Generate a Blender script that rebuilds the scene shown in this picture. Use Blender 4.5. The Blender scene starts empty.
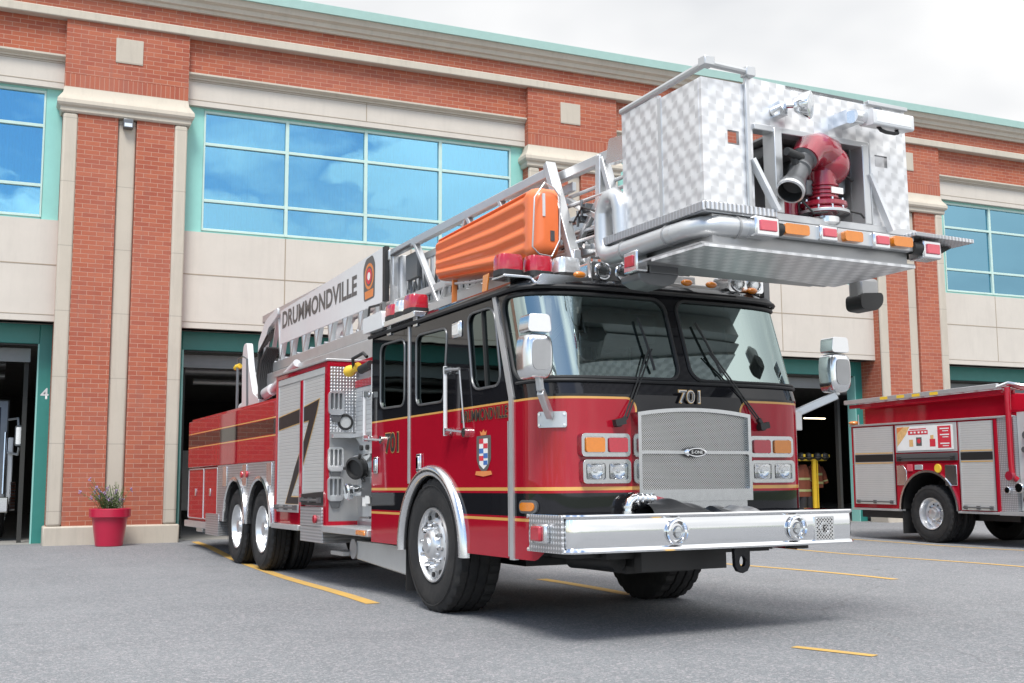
import bpy, bmesh, math, random
from mathutils import Vector, Matrix
from mathutils.geometry import tessellate_polygon
random.seed(7)
R = math.radians
scene = bpy.context.scene
COL = scene.collection
PI = math.pi

# ------------------------------------------------------------------ mesh builder
class G:
    def __init__(s):
        s.v = []; s.f = []; s.m = []
    def add(s, vs, fs, mi=0):
        o = len(s.v); s.v += [tuple(p) for p in vs]
        for f in fs:
            s.f.append(tuple(i + o for i in f)); s.m.append(mi)
        return s
    def box(s, x0, y0, z0, x1, y1, z1, mi=0):
        x0, x1 = sorted((x0, x1)); y0, y1 = sorted((y0, y1)); z0, z1 = sorted((z0, z1))
        return s.add([(x0,y0,z0),(x1,y0,z0),(x1,y1,z0),(x0,y1,z0),(x0,y0,z1),(x1,y0,z1),(x1,y1,z1),(x0,y1,z1)],
                     [(0,3,2,1),(4,5,6,7),(0,1,5,4),(1,2,6,5),(2,3,7,6),(3,0,4,7)], mi)
    def prism(s, poly, axis, a0, a1, mi=0, holes=()):
        def P(p, a):
            if axis == 'x': return (a, p[0], p[1])
            if axis == 'y': return (p[0], a, p[1])
            return (p[0], p[1], a)
        loops = [list(poly)] + [list(h) for h in holes]
        flat = [p for l in loops for p in l]; n = len(flat)
        tris = tessellate_polygon([[Vector((p[0], p[1], 0)) for p in l] for l in loops])
        vs = [P(p, a0) for p in flat] + [P(p, a1) for p in flat]
        fs = [tuple(t) for t in tris] + [tuple(i + n for i in reversed(t)) for t in tris]
        o = 0
        for l in loops:
            k = len(l)
            for i in range(k):
                j = (i + 1) % k
                fs.append((o+i, o+j, o+j+n, o+i+n))
            o += k
        return s.add(vs, fs, mi)
    def loft(s, rings, closed=True, caps=True, mi=0):
        n = len(rings[0]); vs = [p for r in rings for p in r]; fs = []
        for a in range(len(rings) - 1):
            for i in range(n if closed else n - 1):
                j = (i + 1) % n
                fs.append((a*n+i, a*n+j, (a+1)*n+j, (a+1)*n+i))
        if caps and closed:
            fs.append(tuple(range(n))); b = (len(rings)-1)*n
            fs.append(tuple(b + i for i in reversed(range(n))))
        return s.add(vs, fs, mi)
    def tube(s, path, r, n=8, closed=False, mi=0, flat=1.0):
        path = [Vector(p) for p in path]; m = len(path); rings = []
        up = None
        for i, p in enumerate(path):
            if closed: d = path[(i+1) % m] - path[i-1]
            else: d = path[min(i+1, m-1)] - path[max(i-1, 0)]
            d.normalize()
            if up is None:
                up = Vector((0,0,1)) if abs(d.z) < .9 else Vector((1,0,0))
            a = d.cross(up)
            if a.length < 1e-4: a = d.cross(Vector((0.3,1,0.2)))
            a.normalize(); b = a.cross(d).normalized(); up = b
            rr = r[i] if isinstance(r, (list, tuple)) else r
            rings.append([p + a*rr*math.cos(2*PI*k/n) + b*rr*flat*math.sin(2*PI*k/n) for k in range(n)])
        if closed: rings.append(rings[0])
        return s.loft(rings, True, not closed, mi)
    def cyl(s, p0, p1, r0, r1=None, n=20, mi=0):
        r1 = r0 if r1 is None else r1
        p0 = Vector(p0); p1 = Vector(p1); d = (p1 - p0).normalized()
        u = d.cross(Vector((0,0,1)) if abs(d.z) < .9 else Vector((1,0,0))).normalized(); w = u.cross(d)
        ring = lambda p, r: [p + u*r*math.cos(2*PI*k/n) + w*r*math.sin(2*PI*k/n) for k in range(n)]
        return s.loft([ring(p0, r0), ring(p1, r1)], True, True, mi)
    def bar(s, p0, p1, w, h, up=(0,0,1), mi=0):
        p0 = Vector(p0); p1 = Vector(p1); d = (p1-p0).normalized()
        a = d.cross(Vector(up))
        if a.length < 1e-4: a = d.cross(Vector((1,0,0)))
        a.normalize(); b = a.cross(d).normalized()
        ring = lambda p: [p+a*w/2+b*h/2, p-a*w/2+b*h/2, p-a*w/2-b*h/2, p+a*w/2-b*h/2]
        return s.loft([ring(p0), ring(p1)], True, True, mi)
    def lathe(s, prof, org, ax, n=32, mi=0, rad=None, closed=False):
        org = Vector(org); d = Vector(ax).normalized()
        u = d.cross(Vector((0,0,1)) if abs(d.z) < .9 else Vector((1,0,0))).normalized(); w = u.cross(d)
        rings = []
        for j, (r, h) in enumerate(prof):
            ring = []
            for k in range(n):
                rr = r + (rad(j, k) if rad else 0)
                ring.append(org + d*h + u*rr*math.cos(2*PI*k/n) + w*rr*math.sin(2*PI*k/n))
            rings.append(ring)
        s.loft(rings, True, False, mi); n0 = len(s.v) - len(rings)*n
        if not closed:
            if prof[0][0] < .004: s.f.append(tuple(range(n0, n0+n))); s.m.append(mi)
            if prof[-1][0] < .004: s.f.append(tuple(range(len(s.v)-n, len(s.v)))); s.m.append(mi)
        return s
    def ell(s, c, rx, ry, rz, nu=16, nv=10, mi=0):
        c = Vector(c); rings = []
        for j in range(nv + 1):
            t = PI * j / nv; rr = max(math.sin(t), 1e-3)
            rings.append([c + Vector((rx*rr*math.cos(2*PI*k/nu), ry*rr*math.sin(2*PI*k/nu), rz*math.cos(t))) for k in range(nu)])
        return s.loft(rings, True, True, mi)
    def grid(s, fn, nu, nv, keep=None, mi=0):
        vs = [fn(i/nu, j/nv) for j in range(nv+1) for i in range(nu+1)]; fs = []
        for j in range(nv):
            for i in range(nu):
                if keep and not keep((i+.5)/nu, (j+.5)/nv): continue
                a = j*(nu+1)+i
                fs.append((a, a+1, a+nu+2, a+nu+1))
        return s.add(vs, fs, mi)

def setp(o, label=None, cat=None, group=None, kind=None):
    if label: o['label'] = label
    if cat: o['category'] = cat
    if group: o['group'] = group
    if kind: o['kind'] = kind
    return o
def obj(name, g, mats, parent=None, bevel=0, seg=2, smooth=35, label=None, solid=0, recalc=True):
    me = bpy.data.meshes.new(name)
    me.from_pydata(g.v, [], g.f)
    if not isinstance(mats, (list, tuple)): mats = [mats]
    for m in mats: me.materials.append(m)
    for p, mi in zip(me.polygons, g.m): p.material_index = mi
    if recalc:
        bm = bmesh.new(); bm.from_mesh(me)
        bmesh.ops.remove_doubles(bm, verts=bm.verts, dist=1e-5)
        bmesh.ops.recalc_face_normals(bm, faces=bm.faces); bm.to_mesh(me); bm.free()
    if smooth:
        for p in me.polygons: p.use_smooth = True
        me.set_sharp_from_angle(angle=R(smooth))
    o = bpy.data.objects.new(name, me); COL.objects.link(o)
    if parent: o.parent = parent
    if solid:
        md = o.modifiers.new('s', 'SOLIDIFY'); md.thickness = solid; md.offset = 0
    if bevel:
        md = o.modifiers.new('b', 'BEVEL'); md.width = bevel; md.segments = seg; md.limit_method = 'ANGLE'; md.angle_limit = R(40)
        md.harden_normals = False
    if label: o['label'] = label
    return o
def thing(name, label, cat, loc=(0,0,0), rot=(0,0,0), group=None):
    o = bpy.data.objects.new(name, None); COL.objects.link(o)
    o.location = loc; o.rotation_euler = rot; o.empty_display_size = .2
    return setp(o, label, cat, group)
def each(name, boxes, m, parent, make=None, **k):
    """one object per box, same name"""
    mk = make or (lambda n_, g_, m_, p_, **kk: obj(n_, g_, m_, p_, **kk))
    return [mk(name, G().box(*b), m, parent, **k) for b in boxes]
def text(name, body, mat, parent, org, xdir, ydir, height, width=None, off=0.0, ext=.0015, align='LEFT', lift=0.0):
    """lettering: org is the lower left corner (or centre foot) of the word, xdir/ydir its reading and up directions"""
    cu = bpy.data.curves.new(name, 'FONT'); cu.body = body; cu.size = 1; cu.offset = off; cu.extrude = .0
    cu.align_x = 'LEFT'; cu.resolution_u = 3
    t = bpy.data.objects.new(name + '_curve', cu); COL.objects.link(t)
    bpy.context.view_layer.update()
    me = bpy.data.meshes.new_from_object(t.evaluated_get(bpy.context.evaluated_depsgraph_get()))
    bpy.data.objects.remove(t)
    xs = [v.co.x for v in me.vertices]; ys = [v.co.y for v in me.vertices]
    x0, x1, y0, y1 = min(xs), max(xs), min(ys), max(ys)
    sy = height / (y1 - y0); sx = (width / (x1 - x0)) if width else sy
    X = Vector(xdir).normalized(); Y = Vector(ydir).normalized(); Z = X.cross(Y)
    og = Vector(org)
    sh = -(x1 - x0)*sx/2 if align == 'CENTER' else 0
    for v in me.vertices:
        v.co = og + X*((v.co.x - x0)*sx + sh) + Y*((v.co.y - y0)*sy) + Z*(ext + lift)
    me.materials.clear(); me.materials.append(mat)
    o = bpy.data.objects.new(name, me); COL.objects.link(o); o.parent = parent
    return o
def copy_tree(o, parent=None):
    c = o.copy(); COL.objects.link(c)
    if parent is not None: c.parent = parent
    for ch in list(o.children): copy_tree(ch, c)
    return c
def rrect(cx, cy, w, h, r, n=5):
    pts = []
    for qx, qy, a0 in ((1,1,0),(-1,1,90),(-1,-1,180),(1,-1,270)):
        for k in range(n+1):
            a = R(a0 + 90*k/n)
            pts.append((cx + qx*(w/2-r) + r*math.cos(a), cy + qy*(h/2-r) + r*math.sin(a)))
    return pts
def rpoly(pts, r, n=4):
    """polygon with rounded corners"""
    out = []; m = len(pts)
    for i in range(m):
        p = Vector(pts[i]); a = (Vector(pts[i-1])-p); b = (Vector(pts[(i+1) % m])-p)
        rr = min(r, a.length*.45, b.length*.45)
        pa = p + a.normalized()*rr; pb = p + b.normalized()*rr
        for k in range(n+1):
            t = k/n
            q = pa*(1-t)**2 + p*2*t*(1-t) + pb*t*t
            out.append((q.x, q.y))
    return out

# ------------------------------------------------------------------ materials
def newmat(name):
    m = bpy.data.materials.new(name); m.use_nodes = True
    nt = m.node_tree
    return m, nt, nt.nodes['Principled BSDF']
def N(nt, t, **k):
    n = nt.nodes.new(t)
    for a, b in k.items():
        if a.startswith('_'): setattr(n, a[1:], b)
        else:
            n.inputs[int(a[1:])].default_value = b
    return n
def L(nt, a, b): nt.links.new(a, b)
def MATH(nt, op, a, b=None, c=None):
    n = nt.nodes.new('ShaderNodeMath'); n.operation = op
    for i, x in enumerate((a, b, c)):
        if x is None: continue
        if hasattr(x, 'node'): L(nt, x, n.inputs[i])
        else: n.inputs[i].default_value = x
    return n.outputs[0]
def MIXC(nt, f, a, b, blend='MIX'):
    n = nt.nodes.new('ShaderNodeMix'); n.data_type = 'RGBA'; n.blend_type = blend
    for i, x in ((0, f), (6, a), (7, b)):
        if hasattr(x, 'node'): L(nt, x, n.inputs[i])
        else: n.inputs[i].default_value = x if i == 0 else (tuple(x) + (1,))[:4]
    return n.outputs[2]
def RAMP(nt, fac, stops, interp='LINEAR'):
    n = nt.nodes.new('ShaderNodeValToRGB'); n.color_ramp.interpolation = interp
    L(nt, fac, n.inputs[0]); e = n.color_ramp.elements
    while len(e) < len(stops): e.new(.5)
    for el, (p, c) in zip(e, stops):
        el.position = p; el.color = (c, c, c, 1) if isinstance(c, (int, float)) else tuple(c) + (1,)
    return n.outputs[0]
def coords(nt, kind='Object'):
    return nt.nodes.new('ShaderNodeTexCoord').outputs[kind]
def NOISE(nt, vec, scale, detail=4, rough=.55):
    n = nt.nodes.new('ShaderNodeTexNoise'); n.inputs['Scale'].default_value = scale
    n.inputs['Detail'].default_value = detail; n.inputs['Roughness'].default_value = rough
    if vec is not None: L(nt, vec, n.inputs['Vector'])
    return n.outputs['Fac']
def BUMP(nt, h, strength, dist, bsdf):
    n = nt.nodes.new('ShaderNodeBump'); n.inputs['Strength'].default_value = strength
    n.inputs['Distance'].default_value = dist; L(nt, h, n.inputs['Height']); L(nt, n.outputs[0], bsdf.inputs['Normal'])
    return n
def plain(name, col, rough=.5, metal=0, coat=0, var=.12, vs=6, emit=None, grime=0, spec=None):
    """a surface with faint cloudy variation of colour and gloss"""
    m, nt, b = newmat(name)
    co = coords(nt)
    n1 = NOISE(nt, co, vs, 5)
    c2 = tuple(max(0, c*(1-var)) for c in col); c3 = tuple(min(1, c*(1+var*.6)) for c in col)
    c = MIXC(nt, n1, c2, c3)
    if grime:
        n2 = RAMP(nt, NOISE(nt, co, vs*.35, 6, .7), [(.45, 0.), (.75, 1.)])
        c = MIXC(nt, MATH(nt, 'MULTIPLY', n2, grime), c, (.16,.14,.12))
    L(nt, c, b.inputs['Base Color'])
    r = MATH(nt, 'MULTIPLY_ADD', NOISE(nt, co, vs*2.3, 4), .25*rough, rough*.87)
    L(nt, r, b.inputs['Roughness'])
    b.inputs['Metallic'].default_value = metal
    b.inputs['Coat Weight'].default_value = coat; b.inputs['Coat Roughness'].default_value = .04
    if spec is not None: b.inputs['Specular IOR Level'].default_value = spec
    if emit:
        b.inputs['Emission Color'].default_value = tuple(col) + (1,); b.inputs['Emission Strength'].default_value = emit
    return m
def sepxyz(nt, v):
    n = nt.nodes.new('ShaderNodeSeparateXYZ'); L(nt, v, n.inputs[0]); return n.outputs
def comb(nt, x, y, z=0.0):
    n = nt.nodes.new('ShaderNodeCombineXYZ')
    for i, q in enumerate((x, y, z)):
        if hasattr(q, 'node'): L(nt, q, n.inputs[i])
        else: n.inputs[i].default_value = q
    return n.outputs[0]
def wallvec(nt, swap=False):
    """2D coordinates that follow a vertical wall whichever way it faces"""
    x, y, z = sepxyz(nt, coords(nt, 'Object'))
    g = nt.nodes.new('ShaderNodeNewGeometry')
    nx, ny, nz = sepxyz(nt, g.outputs['True Normal'])
    side = MATH(nt, 'GREATER_THAN', MATH(nt, 'ABSOLUTE', nx), .7)
    u = MATH(nt, 'ADD', MATH(nt, 'MULTIPLY', x, MATH(nt, 'SUBTRACT', 1., side)), MATH(nt, 'MULTIPLY', y, side))
    return comb(nt, z, u) if swap else comb(nt, u, z)
def brick_mat(name, swap=False):
    m, nt, b = newmat(name)
    v = wallvec(nt, swap)
    t = nt.nodes.new('ShaderNodeTexBrick'); L(nt, v, t.inputs['Vector'])
    t.inputs['Color1'].default_value = (.41,.112,.053,1); t.inputs['Color2'].default_value = (.31,.066,.033,1)
    t.inputs['Mortar'].default_value = (.50,.295,.21,1)
    t.inputs['Scale'].default_value = 1; t.inputs['Mortar Size'].default_value = .0055; t.inputs['Mortar Smooth'].default_value = .25
    t.inputs['Brick Width'].default_value = .267; t.inputs['Row Height'].default_value = .0865; t.inputs['Bias'].default_value = -.1
    if swap: t.offset = 0.0
    big = NOISE(nt, coords(nt), .5, 5, .65)
    fine = NOISE(nt, coords(nt), 45, 3)
    c = MIXC(nt, MATH(nt, 'MULTIPLY', RAMP(nt, big, [(.35, 0.), (.7, 1.)]), .32), t.outputs['Color'], (.46,.20,.15))
    c = MIXC(nt, MATH(nt, 'MULTIPLY', fine, .22), c, (.22,.05,.035))
    # vertical rain streaks under the ledges
    x, y, z = sepxyz(nt, coords(nt))
    st = NOISE(nt, comb(nt, MATH(nt, 'MULTIPLY', x, 2.2), 0., MATH(nt, 'MULTIPLY', z, .25)), 2.5, 4, .7)
    c = MIXC(nt, MATH(nt, 'MULTIPLY', RAMP(nt, st, [(.52, 0.), (.75, 1.)]), .35), c, (.24,.12,.10))
    L(nt, c, b.inputs['Base Color']); b.inputs['Roughness'].default_value = .85
    BUMP(nt, MATH(nt, 'ADD', MATH(nt, 'MULTIPLY', t.outputs['Fac'], -1.), MATH(nt, 'MULTIPLY', fine, .35)), .5, .008, b)
    return m
def stone_mat(name, col, streak=.4, joint=None):
    m, nt, b = newmat(name); co = coords(nt)
    x, y, z = sepxyz(nt, co)
    c = MIXC(nt, NOISE(nt, co, 1.3, 6, .65), tuple(q*.84 for q in col), tuple(min(1, q*1.07) for q in col))
    st = NOISE(nt, comb(nt, MATH(nt, 'MULTIPLY', x, 3.), MATH(nt, 'MULTIPLY', y, 3.), MATH(nt, 'MULTIPLY', z, .35)), 2.2, 5, .7)
    c = MIXC(nt, MATH(nt, 'MULTIPLY', RAMP(nt, st, [(.5, 0.), (.78, 1.)]), streak), c, tuple(q*.55 for q in col))
    f = NOISE(nt, co, 90, 3)
    c = MIXC(nt, MATH(nt, 'MULTIPLY', f, .18), c, tuple(q*.7 for q in col))
    if joint:
        k = MATH(nt, 'LESS_THAN', MATH(nt, 'ABSOLUTE', MATH(nt, 'SUBTRACT', MATH(nt, 'FRACT', MATH(nt, 'DIVIDE', z, joint)), .5)), .006)
        c = MIXC(nt, MATH(nt, 'MULTIPLY', k, .6), c, (.25,.22,.18))
    L(nt, c, b.inputs['Base Color']); b.inputs['Roughness'].default_value = .8
    BUMP(nt, MATH(nt, 'ADD', f, NOISE(nt, co, 9, 5)), .18, .006, b)
    return m
def diamond_mat(name, scale=1.0, axes='yz', base=.62):
    """raised tread plate"""
    m, nt, b = newmat(name); x, y, z = sepxyz(nt, coords(nt))
    d = {'x': x, 'y': y, 'z': z}; p, q = d[axes[0]], d[axes[1]]
    k = 2*PI/(.052/scale)
    a = MATH(nt, 'SINE', MATH(nt, 'MULTIPLY', MATH(nt, 'ADD', p, q), k*.7))
    c = MATH(nt, 'SINE', MATH(nt, 'MULTIPLY', MATH(nt, 'SUBTRACT', p, q), k*.7))
    h = MATH(nt, 'POWER', MATH(nt, 'MAXIMUM', MATH(nt, 'MULTIPLY', a, c), 0.), .6)
    col = MIXC(nt, h, (base*.72,base*.73,base*.75), (base*1.25,base*1.26,base*1.28))
    L(nt, col, b.inputs['Base Color']); b.inputs['Metallic'].default_value = .85
    b.inputs['Roughness'].default_value = .34
    BUMP(nt, h, .7, .006, b)
    return m
def swirl_mat(name, axes):
    """engine-turned aluminium: overlapping brushed discs in a staggered grid"""
    m, nt, b = newmat(name); x, y, z = sepxyz(nt, coords(nt))
    d = {'x': x, 'y': y, 'z': z}; p, q = d[axes[0]], d[axes[1]]
    cell_p, cell_q = .135, .098
    row = MATH(nt, 'FLOOR', MATH(nt, 'DIVIDE', q, cell_q))
    uu = MATH(nt, 'SUBTRACT', MATH(nt, 'FRACT', MATH(nt, 'ADD', MATH(nt, 'DIVIDE', p, cell_p), MATH(nt, 'MULTIPLY', row, .5))), .5)
    vv = MATH(nt, 'SUBTRACT', MATH(nt, 'FRACT', MATH(nt, 'DIVIDE', q, cell_q)), .5)
    ang = MATH(nt, 'ARCTAN2', vv, uu)
    w = NOISE(nt, coords(nt), 22, 5, .65)
    tw = MATH(nt, 'MULTIPLY_ADD', NOISE(nt, coords(nt), 3, 2), 1.6, .3)
    bow_glint = MATH(nt, 'MULTIPLY_ADD', MATH(nt, 'COSINE', MATH(nt, 'MULTIPLY', MATH(nt, 'SUBTRACT', ang, tw), 2.)), .5, .5)  # bow-tie glint of each brushed disc, painted into the base colour
    rr_ = MATH(nt, 'SQRT', MATH(nt, 'ADD', MATH(nt, 'MULTIPLY', uu, uu), MATH(nt, 'MULTIPLY', vv, vv)))
    h = MATH(nt, 'MULTIPLY_ADD', MATH(nt, 'SUBTRACT', bow_glint, .5), RAMP(nt, rr_, [(.02, 0.), (.22, 1.)]), .5)
    s = h; s2 = w
    h2 = MATH(nt, 'ADD', MATH(nt, 'MULTIPLY', h, .8), MATH(nt, 'MULTIPLY', w, .3))
    L(nt, MIXC(nt, h2, (.55,.555,.565), (.88,.88,.88)), b.inputs['Base Color'])
    b.inputs['Metallic'].default_value = .75
    L(nt, MATH(nt, 'MULTIPLY_ADD', h, .14, .30), b.inputs['Roughness'])
    BUMP(nt, MATH(nt, 'ADD', s, MATH(nt, 'MULTIPLY', s2, .4)), .12, .006, b)
    return m
def slat_mat(name, col=(.66,.66,.64), pitch=.042):
    m, nt, b = newmat(name); x, y, z = sepxyz(nt, coords(nt))
    fr = MATH(nt, 'FRACT', MATH(nt, 'DIVIDE', z, pitch))
    g = RAMP(nt, fr, [(0., 0.), (.1, 1.), (.9, 1.), (1., 0.)])
    n = NOISE(nt, coords(nt), 3, 4)
    c = MIXC(nt, n, tuple(q*.88 for q in col), col)
    c = MIXC(nt, g, tuple(q*.55 for q in col), c)
    L(nt, c, b.inputs['Base Color']); b.inputs['Metallic'].default_value = .45; b.inputs['Roughness'].default_value = .42
    BUMP(nt, g, .6, .006, b)
    return m
def glass_mat(name, tint, gloss=.3, col=(.9,.95,1), rough=.01):
    m, nt, b = newmat(name); nt.nodes.remove(b)
    tr = nt.nodes.new('ShaderNodeBsdfTransparent'); tr.inputs[0].default_value = tuple(tint)+(1,)
    gl = nt.nodes.new('ShaderNodeBsdfGlossy'); gl.inputs['Color'].default_value = tuple(col)+(1,); gl.inputs['Roughness'].default_value = rough
    lw = nt.nodes.new('ShaderNodeLayerWeight'); lw.inputs[0].default_value = .35
    f = MATH(nt, 'MULTIPLY_ADD', lw.outputs['Fresnel'], 1-gloss, gloss)
    n = NOISE(nt, coords(nt), .9, 2)
    bp = nt.nodes.new('ShaderNodeBump'); bp.inputs['Strength'].default_value = .06; bp.inputs['Distance'].default_value = .05
    L(nt, n, bp.inputs['Height']); L(nt, bp.outputs[0], gl.inputs['Normal'])
    mx = nt.nodes.new('ShaderNodeMixShader'); L(nt, f, mx.inputs[0]); L(nt, tr.outputs[0], mx.inputs[1]); L(nt, gl.outputs[0], mx.inputs[2])
    L(nt, mx.outputs[0], nt.nodes['Material Output'].inputs[0])
    return m
RED = (.36,.008,.022); GOLD = (.62,.34,.10); BLACKP = (.012,.012,.014)
def paint_finish(b, rough=.16):
    b.inputs['Roughness'].default_value = .45; b.inputs['Specular IOR Level'].default_value = .0; b.inputs['Coat Weight'].default_value = .85; b.inputs['Coat Roughness'].default_value = .02
def cab_paint():
    m, nt, b = newmat('cab_two_tone_paint'); co = coords(nt); x, y, z = sepxyz(nt, co)
    r = .09
    A = MATH(nt, 'ADD', MATH(nt, 'SUBTRACT', z, 1.772), r)
    isf = MATH(nt, 'LESS_THAN', y, -1.75)
    dx = MATH(nt, 'SUBTRACT', .50, MATH(nt, 'ABSOLUTE', MATH(nt, 'SUBTRACT', x, 1.25)))
    Bv = MATH(nt, 'ADD', MATH(nt, 'SUBTRACT', MATH(nt, 'MULTIPLY', dx, isf), MATH(nt, 'MULTIPLY', MATH(nt, 'SUBTRACT', 1., isf), 5.)), r)
    mx = MATH(nt, 'MINIMUM', MATH(nt, 'MAXIMUM', A, Bv), 0.)
    a0 = MATH(nt, 'MAXIMUM', A, 0.); b0 = MATH(nt, 'MAXIMUM', Bv, 0.)
    ln = MATH(nt, 'SQRT', MATH(nt, 'ADD', MATH(nt, 'MULTIPLY', a0, a0), MATH(nt, 'MULTIPLY', b0, b0)))
    D = MATH(nt, 'SUBTRACT', MATH(nt, 'ADD', mx, ln), r)
    blk = MATH(nt, 'GREATER_THAN', D, 0.)
    gold = MATH(nt, 'LESS_THAN', MATH(nt, 'ABSOLUTE', D), .0085)
    band = MATH(nt, 'LESS_THAN', MATH(nt, 'ABSOLUTE', MATH(nt, 'SUBTRACT', z, .968)), .088)
    g2 = MATH(nt, 'LESS_THAN', MATH(nt, 'ABSOLUTE', MATH(nt, 'SUBTRACT', z, 1.088)), .013)
    g3 = MATH(nt, 'LESS_THAN', MATH(nt, 'ABSOLUTE', MATH(nt, 'SUBTRACT', z, .853)), .011)
    n = NOISE(nt, co, 3, 4)
    c = MIXC(nt, n, tuple(q*.88 for q in RED), RED)
    c = MIXC(nt, MATH(nt, 'MAXIMUM', blk, band), c, BLACKP)
    c = MIXC(nt, MATH(nt, 'MAXIMUM', gold, MATH(nt, 'MAXIMUM', g2, g3)), c, GOLD)
    L(nt, c, b.inputs['Base Color']); paint_finish(b)
    return m
def body_paint():
    m, nt, b = newmat('body_red_paint'); co = coords(nt); x, y, z = sepxyz(nt, co)
    zz = MATH(nt, 'MULTIPLY_ADD', y, .0, z)
    rear = MATH(nt, 'GREATER_THAN', y, 5.505)
    band = MATH(nt, 'MULTIPLY', MATH(nt, 'LESS_THAN', MATH(nt, 'ABSOLUTE', MATH(nt, 'SUBTRACT', zz, 1.925)), .103), rear)
    g = MATH(nt, 'MAXIMUM', MATH(nt, 'LESS_THAN', MATH(nt, 'ABSOLUTE', MATH(nt, 'SUBTRACT', zz, 2.045)), .008),
             MATH(nt, 'LESS_THAN', MATH(nt, 'ABSOLUTE', MATH(nt, 'SUBTRACT', zz, 1.805)), .008))
    c = MIXC(nt, NOISE(nt, co, 2, 4), tuple(q*.88 for q in RED), RED)
    c = MIXC(nt, band, c, BLACKP); c = MIXC(nt, MATH(nt, 'MULTIPLY', g, rear), c, GOLD)
    L(nt, c, b.inputs['Base Color']); paint_finish(b, .14)
    return m
def asphalt_mat():
    m, nt, b = newmat('worn_asphalt'); co = coords(nt)
    v = nt.nodes.new('ShaderNodeTexVoronoi'); v.inputs['Scale'].default_value = 58; L(nt, co, v.inputs['Vector'])
    v2 = nt.nodes.new('ShaderNodeTexVoronoi'); v2.inputs['Scale'].default_value = 170; L(nt, co, v2.inputs['Vector'])
    sx, sy, sz = sepxyz(nt, v.outputs['Color'])
    tx, ty, tz = sepxyz(nt, v2.outputs['Color'])
    big = NOISE(nt, co, .35, 6, .65); mid = NOISE(nt, co, 2.2, 6, .7)
    c = MIXC(nt, RAMP(nt, big, [(.3, 0.), (.7, 1.)]), (.178,.190,.200), (.240,.252,.262))
    c = MIXC(nt, MATH(nt, 'MULTIPLY', RAMP(nt, mid, [(.4, 0.), (.75, 1.)]), .35), c, (.13,.138,.148))
    c = MIXC(nt, MATH(nt, 'MULTIPLY', RAMP(nt, sx, [(.6, 0.), (.92, 1.)]), .58), c, (.42,.39,.40))
    c = MIXC(nt, MATH(nt, 'MULTIPLY', RAMP(nt, ty, [(.5, 0.), (.92, 1.)]), .62), c, (.075,.08,.087))
    # a few old oil drips
    oil = RAMP(nt, NOISE(nt, co, .9, 3, .4), [(.66, 0.), (.74, 1.)])
    c = MIXC(nt, MATH(nt, 'MULTIPLY', oil, .3), c, (.12,.12,.125))
    # hairline crack
    vc = nt.nodes.new('ShaderNodeTexVoronoi'); vc.feature = 'DISTANCE_TO_EDGE'; vc.inputs['Scale'].default_value = .16
    dn = nt.nodes.new('ShaderNodeTexNoise'); dn.inputs['Scale'].default_value = 1.2; dn.inputs['Detail'].default_value = 6; L(nt, co, dn.inputs['Vector'])
    va = nt.nodes.new('ShaderNodeVectorMath'); va.operation = 'MULTIPLY_ADD'; L(nt, dn.outputs['Color'], va.inputs[0]); va.inputs[1].default_value = (.9,.9,0); L(nt, co, va.inputs[2])
    L(nt, va.outputs[0], vc.inputs['Vector'])
    crack = MATH(nt, 'LESS_THAN', vc.outputs['Distance'], .0016)
    c = MIXC(nt, MATH(nt, 'MULTIPLY', crack, .4), c, (.10,.10,.105))
    L(nt, c, b.inputs['Base Color']); b.inputs['Roughness'].default_value = .82; b.inputs['Specular IOR Level'].default_value = .35
    BUMP(nt, MATH(nt, 'ADD', v.outputs['Distance'], MATH(nt, 'MULTIPLY', v2.outputs['Distance'], .5)), .55, .006, b)
    return m
def line_mat():
    m, nt, b = newmat('worn_yellow_paint'); co = coords(nt)
    w = RAMP(nt, MATH(nt, 'ADD', MATH(nt, 'MULTIPLY', NOISE(nt, co, 38, 4, .7), .6), MATH(nt, 'MULTIPLY', NOISE(nt, co, 3, 4), .4)), [(.40, 0.), (.60, 1.)])
    L(nt, MIXC(nt, MATH(nt, 'MULTIPLY', w, .55), (.62,.37,.075), (.36,.27,.15)), b.inputs['Base Color']); b.inputs['Roughness'].default_value = .75
    return m
def blind_mat():
    m, nt, b = newmat('vertical_blind_cloth'); x, y, z = sepxyz(nt, coords(nt))
    k = MATH(nt, 'DIVIDE', x, .115); idn = MATH(nt, 'FLOOR', k); fr = MATH(nt, 'FRACT', k)
    wn = nt.nodes.new('ShaderNodeTexWhiteNoise'); wn.noise_dimensions = '1D'; L(nt, idn, wn.inputs['W'])
    gap = RAMP(nt, fr, [(0., .35), (.12, 1.), (.8, 1.), (1., .55)])  # slat edges darkened: fold shade put into the cloth colour
    broad = RAMP(nt, NOISE(nt, comb(nt, x, 0., 0.), .9, 3), [(.35, .35), (.6, 1.)])
    v = MATH(nt, 'MULTIPLY', MATH(nt, 'MULTIPLY', gap, MATH(nt, 'MULTIPLY_ADD', wn.outputs['Value'], .45, .55)), broad)
    L(nt, MIXC(nt, v, (.06,.12,.15), (.74,.80,.80)), b.inputs['Base Color']); b.inputs['Roughness'].default_value = .8
    return m
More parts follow.
